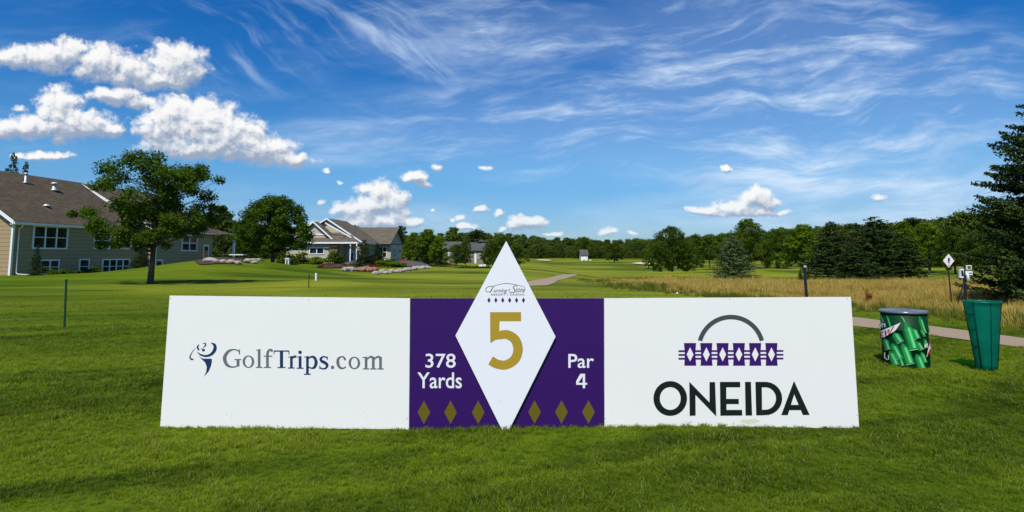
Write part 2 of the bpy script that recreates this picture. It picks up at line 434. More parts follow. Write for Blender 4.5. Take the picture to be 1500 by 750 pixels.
M = dict(
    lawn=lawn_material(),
    blade=leafmat("grass_blade", (0.040, 0.090, 0.0005), (0.235, 0.325, 0.010), 0.38, 2.6, 0.5, dry=(0.30, 0.27, 0.10), bands=True),
    straw=leafmat("straw", (0.28, 0.20, 0.032), (0.66, 0.47, 0.12), 0.3, 0.35, 0.7),
    straw_green=leafmat("green_stalks", (0.05, 0.085, 0.006), (0.20, 0.21, 0.03), 0.3, 0.35, 0.7),
    leaf=leafmat("maple_leaf", (0.020, 0.050, 0.001), (0.082, 0.150, 0.004), 0.38, 0.7),
    leaf_mid=leafmat("broad_leaf", (0.013, 0.034, 0.001), (0.098, 0.155, 0.007), 0.30, 0.55),
    leaf_bright=leafmat("bright_leaf", (0.040, 0.085, 0.001), (0.140, 0.215, 0.006), 0.32, 0.4),
    leaf_far=leafmat("far_leaf", (0.014, 0.034, 0.003), (0.098, 0.140, 0.014), 0.15, 0.12),
    needle=leafmat("spruce_needle", (0.010, 0.024, 0.004), (0.052, 0.082, 0.014), 0.12, 0.8),
    needle_blue=leafmat("blue_needle", (0.036, 0.068, 0.020), (0.135, 0.185, 0.060), 0.12, 0.8),
    bark=plain("bark", (0.060, 0.048, 0.036), 0.9, var=0.4, scale=9, bump=0.6),
    white=plain("white_panel", (0.83, 0.815, 0.775), 0.38, var=0.012, scale=2.2, spec=0.35),
    diamond=plain("white_plate", (0.81, 0.815, 0.845), 0.32, var=0.012, scale=2.0, spec=0.35),
    purple=plain("purple_panel", (0.032, 0.004, 0.105), 0.42, var=0.05, scale=3, spec=0.35),
    belt=plain("purple_ink", (0.040, 0.004, 0.120), 0.45, var=0.03),
    ink=plain("black_ink", (0.006, 0.009, 0.009), 0.45, var=0.05),
    slate=plain("slate_ink", (0.055, 0.068, 0.070), 0.45, var=0.05),
    grey_ink=plain("grey_ink", (0.135, 0.150, 0.155), 0.45, var=0.03),
    navy=plain("navy_ink", (0.006, 0.030, 0.110), 0.45, var=0.05),
    gold=plain("gold_ink", (0.42, 0.27, 0.022), 0.42, var=0.05),
    olive=plain("olive_ink", (0.135, 0.098, 0.006), 0.45, var=0.04),
    stain=plain("stain", (0.68, 0.66, 0.50), 0.6, var=0.1, scale=30),
    wood=plain("raw_wood", (0.32, 0.22, 0.12), 0.8, var=0.3, bump=0.3),
    asphalt=plain("path_asphalt", (0.285, 0.215, 0.145), 0.9, var=0.18, scale=14, bump=0.5, bscale=150),
    sand=plain("sand", (0.56, 0.46, 0.32), 0.95, var=0.08, scale=1.0),
    mulch=plain("mulch", (0.050, 0.030, 0.022), 0.95, var=0.5, scale=3, bump=0.8),
    gravel=plain("gravel", (0.075, 0.068, 0.066), 0.95, var=0.35, scale=5, bump=0.8),
    rock=plain("rock", (0.33, 0.28, 0.24), 0.85, var=0.35, scale=3.0, bump=0.5),
    rock_red=plain("red_rock", (0.28, 0.13, 0.08), 0.85, var=0.35, scale=3.0, bump=0.5),
    siding=siding_material("tan_siding", (0.350, 0.250, 0.130), 0.34),
    siding2=siding_material("cream_siding", (0.47, 0.41, 0.30)),
    siding3=siding_material("brown_siding", (0.22, 0.17, 0.13)),
    shingle=shingle_material("brown_grey_shingles", (0.100, 0.077, 0.050)),
    shingle2=shingle_material("weathered_shingles", (0.135, 0.112, 0.082)),
    shingle3=shingle_material("red_brown_shingles", (0.145, 0.085, 0.062)),
    shingle4=shingle_material("slate_shingles", (0.095, 0.095, 0.092)),
    stone=plain("stone_veneer", (0.24, 0.16, 0.09), 0.9, var=0.7, scale=5.0, bump=0.7, bscale=12),
    trim=plain("white_trim", (0.78, 0.79, 0.80), 0.5, var=0.04),
    pane=glass_dark("window_glass"),
    vent=plain("galvanised", (0.55, 0.56, 0.57), 0.45, metal=0.3, var=0.1),
    green_post=plain("green_paint", (0.006, 0.045, 0.022), 0.45, var=0.15),
    black_metal=plain("black_metal", (0.012, 0.013, 0.014), 0.45, var=0.2),
    grey_pole=plain("grey_pole", (0.42, 0.43, 0.42), 0.5, var=0.1),
    barrel=plain("barrel_green", (0.002, 0.034, 0.012), 0.5, var=0.2, scale=10, spec=0.12),
    bottle_a=plain("bottle_green", (0.012, 0.270, 0.055), 0.30, var=0.35, scale=16, spec=0.5),
    bottle_b=plain("bottle_deep", (0.006, 0.095, 0.026), 0.30, var=0.35, scale=16, spec=0.5),
    bottle_m=plain("bottle_light", (0.060, 0.520, 0.140), 0.35, var=0.3, scale=20, spec=0.3),
    bottle_c=plain("bottle_glint", (0.30, 0.70, 0.38), 0.30, var=0.15, scale=16),
    lid=plain("lid_plastic", (0.110, 0.120, 0.140), 0.25, var=0.15, scale=12, spec=0.6),
    red_ink=plain("red_ink", (0.50, 0.010, 0.018), 0.3, var=0.08),
    white_ink=plain("white_ink", (0.80, 0.80, 0.80), 0.35, var=0.03),
    red_flower=plain("red_flower", (0.42, 0.03, 0.02), 0.7, var=0.3, scale=8),
    rust_plant=leafmat("rust_plant", (0.12, 0.022, 0.010), (0.26, 0.06, 0.02), 0.2, 2.0),
)
def mesh_bag():
    m, t, b = newmat("green_mesh_bag")
    tc = t.nodes.new('ShaderNodeTexCoord'); o = N(t, tc.outputs['Object'])
    n = noise(t, o, 5, 3, 0.5)
    t.links.new(mixc(t, n, (0.0, 0.190, 0.130), (0.008, 0.320, 0.230)).s, b.inputs['Base Color'])
    b.inputs['Roughness'].default_value = 0.35
    trn = t.nodes.new('ShaderNodeBsdfTransparent'); trn.inputs[0].default_value = (0.06, 0.62, 0.42, 1)
    tl = t.nodes.new('ShaderNodeBsdfTranslucent'); tl.inputs[0].default_value = (0.01, 0.42, 0.30, 1)
    m1 = t.nodes.new('ShaderNodeMixShader'); m1.inputs[0].default_value = 0.4
    t.links.new(b.outputs[0], m1.inputs[1]); t.links.new(tl.outputs[0], m1.inputs[2])
    m2 = t.nodes.new('ShaderNodeMixShader'); m2.inputs[0].default_value = 0.40
    t.links.new(m1.outputs[0], m2.inputs[1]); t.links.new(trn.outputs[0], m2.inputs[2])
    t.links.new(m2.outputs[0], t.nodes['Material Output'].inputs[0])
    return m
M['bag'] = mesh_bag()
M['rib'] = plain('dark_green_frame', (0.001, 0.030, 0.022), 0.8, var=0.1, spec=0.05)
M['bottle_blue'] = plain("pale_plastic", (0.02, 0.32, 0.34), 0.15, var=0.3, scale=20, spec=0.7)

# ------------------------------------------------------------------ mesh helpers
class MB:
    def __init__(s): s.v = []; s.f = []; s.mi = []; s.m = 0
    def face(s, pts):
        i = len(s.v); s.v += [tuple(p) for p in pts]; s.f.append(tuple(range(i, i + len(pts)))); s.mi.append(s.m)
    def add(s, vs, fs):
        i = len(s.v); s.v += [tuple(p) for p in vs]
        for f in fs: s.f.append(tuple(i + k for k in f)); s.mi.append(s.m)
    def box(s, a, b):
        (x0, y0, z0), (x1, y1, z1) = a, b
        s.add([(x0, y0, z0), (x1, y0, z0), (x1, y1, z0), (x0, y1, z0), (x0, y0, z1), (x1, y0, z1), (x1, y1, z1), (x0, y1, z1)],
              [(0, 3, 2, 1), (4, 5, 6, 7), (0, 1, 5, 4), (1, 2, 6, 5), (2, 3, 7, 6), (3, 0, 4, 7)])
    def prism(s, poly, d):
        """closed solid: polygon poly (3D points) pushed by vector d"""
        n = len(poly); P = [Vector(p) for p in poly]; Q = [p + Vector(d) for p in P]
        s.add(P + Q, [tuple(range(n))[::-1], tuple(range(n, 2 * n))] + [(i, (i + 1) % n, (i + 1) % n + n, i + n) for i in range(n)])
    def slab(s, quad, th):
        """a quad given thickness th downwards along its normal"""
        P = [Vector(p) for p in quad]; n = (P[1] - P[0]).cross(P[2] - P[0]).normalized()
        if n.z < 0: n = -n
        s.prism(P, -n * th)
    def tube(s, pts, rad, seg=8, cap=True):
        P = [Vector(p) for p in pts]
        if not hasattr(rad, '__len__'): rad = [rad] * len(P)
        rings = []; prev = None
        for i, p in enumerate(P):
            d = (P[min(i + 1, len(P) - 1)] - P[max(i - 1, 0)]).normalized()
            a = d.orthogonal().normalized() if prev is None else (prev - d * prev.dot(d)).normalized()
            prev = a; b = d.cross(a)
            rings.append([p + (a * math.cos(2 * math.pi * k / seg) + b * math.sin(2 * math.pi * k / seg)) * rad[i] for k in range(seg)])
        vs = [q for r in rings for q in r]; fs = []
        for i in range(len(P) - 1):
            for k in range(seg):
                fs.append((i * seg + k, i * seg + (k + 1) % seg, (i + 1) * seg + (k + 1) % seg, (i + 1) * seg + k))
        if cap: fs += [tuple(range(seg))[::-1], tuple(range((len(P) - 1) * seg, len(P) * seg))]
        s.add(vs, fs)
    def lathe(s, prof, seg=48, c=(0, 0, 0), cap=True):
        vs = []; fs = []
        for (r, z) in prof:
            vs += [(c[0] + r * math.cos(2 * math.pi * k / seg), c[1] + r * math.sin(2 * math.pi * k / seg), c[2] + z) for k in range(seg)]
        for i in range(len(prof) - 1):
            for k in range(seg):
                fs.append((i * seg + k, i * seg + (k + 1) % seg, (i + 1) * seg + (k + 1) % seg, (i + 1) * seg + k))
        if cap: fs += [tuple(range(seg))[::-1], tuple(range((len(prof) - 1) * seg, len(prof) * seg))]
        s.add(vs, fs)
    def build(s, name, mat, parent=None, smooth=False):
        me = bpy.data.meshes.new(name); me.from_pydata(s.v, [], s.f)
        for mm in (mat if isinstance(mat, (list, tuple)) else [mat]): me.materials.append(mm)
        if isinstance(mat, (list, tuple)): me.polygons.foreach_set('material_index', s.mi)
        if smooth: me.polygons.foreach_set('use_smooth', [True] * len(me.polygons))
        me.update()
        o = bpy.data.objects.new(name, me); COL.objects.link(o)
        if parent: o.parent = parent
        return o

def tag(o, label=None, cat=None, group=None, kind=None):
    if label: o['label'] = label
    if cat: o['category'] = cat
    if group: o['group'] = group
    if kind: o['kind'] = kind
    return o

def empty(name, loc, rz=0.0, label=None, cat=None, group=None):
    o = bpy.data.objects.new(name, None); COL.objects.link(o)
    o.location = loc; o.rotation_euler = (0, 0, rz); o.empty_display_size = 0.3
    return tag(o, label, cat, group)

def copy_tree(o, parent=None):
    c = o.copy(); COL.objects.link(c); c.parent = parent
    for ch in [q for q in bpy.data.objects if q.parent == o]: copy_tree(ch, c)
    return c

def mesh_np(name, V, Fq, mat, smooth=False, mi=None):
    """quads or tris from numpy arrays"""
    me = bpy.data.meshes.new(name); k = Fq.shape[1]
    me.vertices.add(len(V)); me.vertices.foreach_set('co', V.astype(np.float32).ravel())
    me.loops.add(Fq.size); me.loops.foreach_set('vertex_index', Fq.astype(np.int32).ravel())
    me.polygons.add(len(Fq)); me.polygons.foreach_set('loop_start', np.arange(len(Fq), dtype=np.int32) * k)
    me.update(calc_edges=True)
    for mm in (mat if isinstance(mat, (list, tuple)) else [mat]): me.materials.append(mm)
    if mi is not None: me.polygons.foreach_set('material_index', mi.astype(np.int32))
    if smooth: me.polygons.foreach_set('use_smooth', np.ones(len(Fq), bool))
    return me

# ------------------------------------------------------------------ ground sheet, paths, bunkers
def build_ground():
    az = np.concatenate([np.linspace(-52, 52, 340), np.linspace(52, 308, 60)[1:-1]])
    az = np.radians(az); na = len(az)
    rr = np.concatenate([[0.0], np.geomspace(0.8, 6000, 330)]); nr = len(rr)
    X = np.outer(rr, np.sin(az)); Y = np.outer(rr, np.cos(az)); Z = ground(X, Y)
    V = np.stack([X, Y, Z], -1).reshape(-1, 3)
    i = np.arange(nr - 1)[:, None] * na; a = np.arange(na)[None]; b = (a + 1) % na
    Fq = np.stack([i + a, i + na + a, i + na + b, i + b], -1).reshape(-1, 4)[:, ::-1]
    me = mesh_np("ground", V, Fq, M['lawn'], True)
    o = bpy.data.objects.new("ground", me); COL.objects.link(o); tag(o, kind='structure')
build_ground()

def ribbon(name, left, right, mat, lift=0.012, steps=14, cross=6):
    """sheet draped on the ground between two polylines of equal length (world x, y)"""
    Vv = []; rows = 0
    for i in range(len(left) - 1):
        for s_ in range(steps + (1 if i == len(left) - 2 else 0)):
            k = s_ / steps
            l = (left[i][0] * (1 - k) + left[i + 1][0] * k, left[i][1] * (1 - k) + left[i + 1][1] * k)
            r = (right[i][0] * (1 - k) + right[i + 1][0] * k, right[i][1] * (1 - k) + right[i + 1][1] * k)
            for c in range(cross + 1):
                q = c / cross; x = l[0] * (1 - q) + r[0] * q; y = l[1] * (1 - q) + r[1] * q
                Vv.append((x, y, G(x, y) + lift))
            rows += 1
    n = cross + 1
    Fq = np.array([(i * n + c, i * n + c + 1, (i + 1) * n + c + 1, (i + 1) * n + c) for i in range(rows - 1) for c in range(cross)])
    me = mesh_np(name, np.array(Vv), Fq, mat, True)
    o = bpy.data.objects.new(name, me); COL.objects.link(o); return tag(o, kind='structure')

def gh2(px, py): p = ground_hit(px, py); return (p.x, p.y)
pl = [gh2(1249, 465.6), gh2(1340, 477), gh2(1430, 489), gh2(1500, 498.6)]
pr = [gh2(1249, 478), gh2(1340, 491), gh2(1430, 503), gh2(1500, 513)]
d0 = (pl[0][0] - pl[1][0], pl[0][1] - pl[1][1])
d1 = (pl[3][0] - pl[2][0], pl[3][1] - pl[2][1])
pl = [(pl[0][0] + d0[0] * 3, pl[0][1] + d0[1] * 3)] + pl + [(pl[3][0] + d1[0] * 8, pl[3][1] + d1[1] * 8)]
pr = [(pr[0][0] + d0[0] * 3, pr[0][1] + d0[1] * 3)] + pr + [(pr[3][0] + d1[0] * 8, pr[3][1] + d1[1] * 8)]
PATH_L, PATH_R = pl, pr
ribbon("cart_path", pl, pr, M['asphalt'], 0.014, 30)
ribbon("path", [gh2(*p) for p in ((762, 416), (785, 411), (803, 407.5), (818, 403.8), (834, 402.2), (846, 402.4))],
       [gh2(*p) for p in ((762, 421), (800, 419.5), (812, 415.5), (818, 411), (832, 407.5), (843, 404.5))], M['asphalt'], 0.03, 8)

def patch(name, cx, cy, rx, ry, mat, lift, seed=0, kind='structure', dome=0.0):
    rnd = random.Random(seed); ph = [rnd.uniform(0, 6.28) for _ in range(4)]
    V = [(cx, cy, G(cx, cy) + lift + dome)]; Fs = []; n = 40; rings = 7
    for r in range(1, rings + 1):
        for k in range(n):
            a = 2 * math.pi * k / n
            q = (1 + 0.14 * math.sin(2 * a + ph[0]) + 0.10 * math.sin(3 * a + ph[1]) + 0.05 * math.sin(5 * a + ph[2])) * r / rings
            x = cx + rx * q * math.cos(a); y = cy + ry * q * math.sin(a)
            V.append((x, y, G(x, y) + lift + dome * (1 - (r / rings) ** 2)))
    for k in range(n): Fs.append((0, 1 + k, 1 + (k + 1) % n))
    for r in range(rings - 1):
        for k in range(n): Fs.append((1 + r * n + k, 1 + (r + 1) * n + k, 1 + (r + 1) * n + (k + 1) % n, 1 + r * n + (k + 1) % n))
    me = bpy.data.meshes.new(name); me.from_pydata(V, [], Fs); me.materials.append(mat); me.update()
    me.polygons.foreach_set('use_smooth', [True] * len(me.polygons))
    o = bpy.data.objects.new(name, me); COL.objects.link(o); return tag(o, kind=kind)

def patch_px(name, px, py, wpx, depth_r, mat, lift=0.05, seed=0, dome=0.0):
    p = ground_hit(px, py)
    return patch(name, p.x, p.y, wpx / F * p.y / 2, depth_r, mat, lift, seed, dome=dome)
patch_px("bunker", 943, 387, 26, 7, M['sand'], 0.25, 1, 0.3)
patch_px("bunker", 797, 382.5, 22, 9, M['sand'], 0.3, 2, 0.3)
patch_px("bunker", 1424, 392, 60, 1.2, M['sand'], 0.05, 4)
patch_px("planting_bed", 600, 389, 70, 5.0, M['gravel'], 0.10, 5, 0.5)
patch_px("planting_bed", 492, 392, 56, 3.0, M['mulch'], 0.10, 6, 0.3)
patch_px("planting_bed", 320, 384.5, 60, 2.2, M['mulch'], 0.08, 7, 0.15)
patch_px("planting_bed", 522, 388, 30, 4.0, M['gravel'], 0.25, 8, 0.3)

# ------------------------------------------------------------------ grass (stuff)
def tuft(name, n, h, w, spread, lean, mats, rng, mi=0):
    V = []; Fq = []
    for _ in range(n):
        a = rng.uniform(0, 6.283); r = spread * math.sqrt(rng.random()); bx, by = r * math.cos(a), r * math.sin(a)
        da = rng.uniform(0, 6.283); L = h * rng.uniform(0.55, 1.15); ln = lean * rng.uniform(0.2, 1.3)
        dx, dy = math.cos(da), math.sin(da); wx, wy = -dy * w, dx * w; base = len(V)
        for k, (s_, hw) in enumerate(((0, .8), (.4, 1.0), (.75, .7), (1.0, .12))):
            off = ln * s_ * s_ * L; z = L * s_ * (1 - 0.25 * ln * s_)
            cx, cy = bx + dx * off, by + dy * off
            V += [(cx - wx * hw, cy - wy * hw, z), (cx + wx * hw, cy + wy * hw, z)]
        for k in range(3): Fq.append((base + 2 * k, base + 2 * k + 1, base + 2 * k + 3, base + 2 * k + 2))
    me = mesh_np(name, np.array(V), np.array(Fq), mats, True)
    return bpy.data.objects.new(name, me)

def scatter(name, pts, scl, tufts, seed, tilt=0.2, label=None, idx=None):
    """ONE object: a cloud of points with a geometry-node modifier that sets a tuft on each"""
    rs = np.random.RandomState(seed); n = len(pts)
    me = bpy.data.meshes.new(name); me.vertices.add(n); me.vertices.foreach_set('co', pts.astype(np.float32).ravel())
    a = me.attributes.new('rot', 'FLOAT_VECTOR', 'POINT')
    rot = np.stack([rs.uniform(-tilt, tilt, n), rs.uniform(-tilt, tilt, n), rs.uniform(0, 6.283, n)], -1)
    a.data.foreach_set('vector', rot.astype(np.float32).ravel())
    b = me.attributes.new('scl', 'FLOAT', 'POINT'); b.data.foreach_set('value', scl.astype(np.float32))
    c = me.attributes.new('idx', 'INT', 'POINT'); c.data.foreach_set('value', (rs.randint(0, len(tufts), n) if idx is None else idx).astype(np.int32))
    o = bpy.data.objects.new(name, me); COL.objects.link(o); tag(o, label, kind='stuff')
    tc = bpy.data.collections.new(name + "_kinds")
    for q in tufts: tc.objects.link(q)
    g = bpy.data.node_groups.new(name, 'GeometryNodeTree')
    g.interface.new_socket("Geometry", in_out='INPUT', socket_type='NodeSocketGeometry')
    g.interface.new_socket("Geometry", in_out='OUTPUT', socket_type='NodeSocketGeometry')
    gi = g.nodes.new('NodeGroupInput'); go = g.nodes.new('NodeGroupOutput')
    ci = g.nodes.new('GeometryNodeCollectionInfo'); ci.inputs['Collection'].default_value = tc
    ci.inputs['Separate Children'].default_value = True; ci.inputs['Reset Children'].default_value = True
    ip = g.nodes.new('GeometryNodeInstanceOnPoints'); ip.inputs['Pick Instance'].default_value = True
    def attr(nm, ty):
        q = g.nodes.new('GeometryNodeInputNamedAttribute'); q.data_type = ty; q.inputs[0].default_value = nm; return q.outputs[0]
    L = g.links.new
    L(gi.outputs[0], ip.inputs['Points']); L(ci.outputs[0], ip.inputs['Instance'])
    L(attr('idx', 'INT'), ip.inputs['Instance Index'])
    er = g.nodes.new('FunctionNodeEulerToRotation'); L(attr('rot', 'FLOAT_VECTOR'), er.inputs[0]); L(er.outputs[0], ip.inputs['Rotation'])
    cx = g.nodes.new('ShaderNodeCombineXYZ'); sa = attr('scl', 'FLOAT')
    for k in range(3): L(sa, cx.inputs[k])
    L(cx.outputs[0], ip.inputs['Scale']); L(ip.outputs[0], go.inputs[0])
    md = o.modifiers.new("scatter", 'NODES'); md.node_group = g
    return o

def side_of_path(x, y):
    """signed: True where (x,y) lies on the cart path"""
    ins = np.zeros(len(x), bool)
    poly = PATH_L + PATH_R[::-1]; n = len(poly); j = n - 1
    for i in range(n):
        xi, yi = poly[i]; xj, yj = poly[j]
        c = ((yi > y) != (yj > y)) & (x < (xj - xi) * (y - yi) / (yj - yi + 1e-12) + xi)
        ins ^= c; j = i
    return ins

def build_lawn_grass():
    rng = random.Random(3); rs = np.random.RandomState(3)
    tf = [tuft("tuft", 30, 0.042, 0.0016, 0.035, 0.9, M['blade'], rng) for _ in range(6)]
    P = []; Sc = []
    for (r0, r1, dens, sc) in ((2.4, 5.2, 900, 1.0), (5.2, 8.5, 560, 1.15), (8.5, 14, 230, 1.5), (14, 34, 75, 1.8)):
        half = R(48); area = half * (r1 * r1 - r0 * r0); n = int(area * dens)
        r = np.sqrt(rs.uniform(r0 * r0, r1 * r1, n)); a = rs.uniform(-half, half, n)
        x = r * np.sin(a); y = r * np.cos(a)
        s_ = sc * rs.uniform(0.65, 1.2, n) * (0.85 + 0.3 * np.sin(x * 2.1 + np.sin(y * 1.7) * 2) * np.sin(y * 1.9 + x))
        keep = ~side_of_path(x, y) & (rs.rand(n) > np.clip((r - 13) / 20, 0, .97))
        s_ = s_ * np.clip(1.35 - r / 28, .35, 1)
        P.append(np.stack([x, y, ground(x, y) - 0.004], -1)[keep]); Sc.append(s_[keep])
    scatter("grass", np.concatenate(P), np.concatenate(Sc), tf, 1, 0.35, "short mown green lawn grass around the sign and bins")
build_lawn_grass()

def build_tall_grass():
    rng = random.Random(9); rs = np.random.RandomState(9)
    tf = [tuft("stalks", 26, 0.62, 0.006, 0.22, 0.5, M['straw'], rng) for _ in range(4)]
    tf.append(tuft("stalks", 30, 0.50, 0.009, 0.22, 0.6, M['straw_green'], rng))
    P = []; Sc = []
    low = ([840, 900, 1000, 1100, 1250, 1350, 1430, 1500, 1700], [411, 421, 431, 441, 452, 463, 473, 480, 500])
    top = ([840, 900, 1000, 1200, 1360, 1500, 1700], [409.5, 409, 409, 410.5, 412, 416, 420])
    for (y0, y1, dens, sc) in ((13, 30, 20, 0.62), (30, 50, 11, 0.85), (50, 95, 3.8, 1.25)):
        n = int((y1 - y0) * y1 * 1.2 * dens); y = rs.uniform(y0, y1, n); x = rs.uniform(0.02, 1.15, n) * y
        z = ground(x, y)
        w = y * FW.y + (z - EYE) * FW.z; u = 750 + F * x / w; v = VP0 - F * (-y * FW.z + (z - EYE) * FW.y) / w
        k = (u > 845) & (v < np.interp(u, *low) + rs.normal(0, 1.6, n) * (30 / y)) & (v > np.interp(u, *top))
        P.append(np.stack([x, y, z], -1)[k]); Sc.append((sc * rs.uniform(0.6, 1.25, n))[k])
    P = np.concatenate(P); Sc = np.concatenate(Sc); x, y = P[:, 0], P[:, 1]
    w = y * FW.y + (P[:, 2] - EYE) * FW.z; u = 750 + F * x / w; v = VP0 - F * (-y * FW.z + (P[:, 2] - EYE) * FW.y) / w
    ph = np.sin(x * .55 + 2 * np.sin(y * .13)) * np.sin(y * .21 + 1.5 * np.sin(x * .31)) + .5 * np.sin(x * 1.3 + y * .7)
    edge = np.clip(1 - (np.interp(u, *low) - v) / 7.0, 0, 1)
    pg = np.clip(.12 + .6 * (ph > .45) + .8 * edge + .2 * (y > 48) + np.clip((960 - u) / 160, 0, .6), 0, .95)
    q = rs.rand(len(x)) < pg
    idx = np.where(q, 4, rs.randint(0, 4, len(x))); Sc = Sc * np.where(q, .8, 1.0) * (.78 + .26 * ph) * np.clip((u - 835) / 110, .35, 1)
    for (cx, cy) in [(on_ground(1394, 22.0).x, 22.0), (on_ground(1415, 20.0).x, 20.0)]:
        Sc = np.where(np.hypot(x - cx, y - cy + .6) < 1.5, Sc * .45, Sc)
    scatter("tall_grass", P, Sc, tf, 2, 0.15, "tall golden dry fescue grass beyond the cart path", idx)
build_tall_grass()

# ------------------------------------------------------------------ trees
def leaf_quads(C, Nn, size, rs, asp=0.62):
    """C centres (n,3), Nn facing vectors; returns V,F of one quad each, slightly folded by jitter"""
    n = len(C); Nn = Nn / np.linalg.norm(Nn, axis=1, keepdims=True)
    t = np.cross(Nn, rs.normal(size=(n, 3))); t /= np.linalg.norm(t, axis=1, keepdims=True); b = np.cross(Nn, t)
    s_ = size * rs.uniform(0.6, 1.3, (n, 1))
    V = np.stack([C - t * s_, C - b * s_ * asp, C + t * s_, C + b * s_ * asp], 1).reshape(-1, 3)
    return V, np.arange(n * 4).reshape(-1, 4)

def clump_leaves(cl, per, size, rs, flat=0.7, up=0.5):
    Cs = []; Ns = []
    for (x, y, z, r) in cl:
        n = int(per * (0.6 + 0.8 * rs.rand())); d = rs.normal(size=(n, 3)); d /= np.linalg.norm(d, axis=1, keepdims=True)
        rad = r * (0.25 + 0.85 * rs.rand(n, 1) ** 0.6)
        lump = 1 + 0.3 * np.sin(d[:, :1] * 7 + x * 3) * np.sin(d[:, 1:2] * 6 + y * 2)
        Cs.append(np.array([x, y, z]) + d * rad * lump * np.array([1, 1, flat])); Ns.append(d * 0.7 + rs.normal(size=(n, 3)) * 0.55 + np.array([0, 0, up]))
    return leaf_quads(np.concatenate(Cs), np.concatenate(Ns), size, rs)

def limb_mb(cl, trunk_h, r0, lean, rng, top, frac=1.0, wob=0.25):
    mb = MB(); top_p = Vector((lean, 0, top))
    mb.tube([(0, 0, -0.3), (0.0, 0, 0.05), (lean * .2, 0, trunk_h), (lean * .6, 0, trunk_h + (top - trunk_h) * .5), tuple(top_p)],
            [r0 * 1.5, r0 * 1.1, r0 * 0.85, r0 * 0.5, r0 * 0.12], 8)
    for (x, y, z, r) in cl:
        if rng.random() > frac: continue
        z0 = max(trunk_h * 0.85, min(z - 0.3 * math.hypot(x, y) - 0.2, top * 0.9)); k = (z0 / top)
        s_ = Vector((lean * k, 0, z0)); e = Vector((x, y, z)); m = s_.lerp(e, 0.5) + Vector((rng.uniform(-wob, wob), rng.uniform(-wob, wob), -0.08 * (e - s_).length))
        rr = r0 * 0.34 * (1 - 0.5 * k)
        mb.tube([s_, s_.lerp(m, 0.5), m, m.lerp(e, .6), e], [rr, rr * .8, rr * .6, rr * .4, rr * .15], 5, False)
    return mb

def round_tree(seed, H=10.0, W=9.0, th=1.6, nc=60, per=170, size=0.16, egg=0.5, crown0=0.13, r0=None):
    """unit tree of height H and crown width W; returns (trunk mesh builder, crown mesh)"""
    rs = np.random.RandomState(seed); rng = random.Random(seed); cl = []
    c0 = H * crown0; ch = H - c0
    for i in range(nc):
        k = (i + 0.5) / nc; zz = k ** 0.85
        env = math.sqrt(max(0.03, 1 - zz ** (2.6 - egg))) * min(1.0, 0.72 + zz * 1.1)
        rr = W / 2 * env * (0.55 + 0.42 * rng.random()) if i % 4 else W / 2 * env * rng.uniform(0.1, 0.5)
        a = i * 2.39996 + rng.uniform(-.3, .3)
        r = W * rng.uniform(0.065, 0.13)
        cl.append((rr * math.cos(a), rr * math.sin(a), c0 + ch * zz * 0.93 + rng.uniform(-.25, .25), r))
    V, Fq = clump_leaves(cl, per, size, rs)
    tr = limb_mb(cl, th, r0 or H * 0.022, rng.uniform(-.3, .3), rng, H * 0.8, 0.6)
    return tr, V, Fq

def spruce(seed, H=8.0, Rb=2.4, step=0.16, size=0.075, per=46, low=0.02, droop=0.25, var=.62, pw=.85):
    """conifer: whorls of drooping boughs, each a spray of needle twigs"""
    rs = np.random.RandomState(seed); C = []; Nn = []; mb = MB()
    mb.tube([(0, 0, -0.2), (0, 0, H * .5), (0, 0, H)], [H * .018, H * .011, 0.01], 7)
    z = H * low
    while z < H * 0.985:
        k = z / H; L0 = Rb * (1 - k) ** pw + 0.05; nb = max(4, int(5 + 5 * (1 - k)))
        for b in range(nb):
            a = rs.uniform(0, 6.283); L = L0 * rs.uniform(var, 1.74 - var); n = max(4, int(per * L / Rb * rs.uniform(.8, 1.2)))
            s_ = rs.uniform(0.12, 1.0, n) ** 0.75; side = rs.normal(0, 0.16, n) * L * (1.15 - s_) * 1.3
            rz = z + L * (0.10 * s_ - droop * s_ * s_ + 0.14 * s_ ** 4) - np.abs(side) * 0.25 + rs.normal(0, 0.03, n)
            ca, sa = math.cos(a), math.sin(a)
            C.append(np.stack([ca * L * s_ - sa * side, sa * L * s_ + ca * side, rz], -1))
            q = rs.normal(size=(n, 3)) * 0.6; q[:, 2] += 0.7; q[:, 0] += ca * .4; q[:, 1] += sa * .4; Nn.append(q)
            if L > 0.5 * Rb and rs.rand() < 0.4:
                mb.tube([(0, 0, z), (ca * L * .5, sa * L * .5, z + L * (.05 - droop * .25)), (ca * L * .85, sa * L * .85, z - droop * L * .6)], [.03, .02, .006], 4, False)
        z += step * (0.75 + 0.5 * rs.rand())
    V, Fq = leaf_quads(np.concatenate(C), np.concatenate(Nn), size, rs, 0.5)
    return mb, V, Fq

TREES = {}
def proto(key, gen, leaf, H, W):
    """keeps shared trunk and crown meshes for one kind of tree"""
    mb, V, Fq = gen
    cm = mesh_np(key + "_crown", V, Fq, leaf)
    tm = bpy.data.meshes.new(key + "_trunk"); tm.from_pydata(mb.v, [], mb.f); tm.materials.append(M['bark']); tm.update()
    tm.polygons.foreach_set('use_smooth', [True] * len(tm.polygons))
    H = float(np.percentile(V[:, 2], 99.7)); W = float(np.percentile(np.abs(V[:, :2]), 99.3)) * 2
    TREES[key] = (tm, cm, H, W)

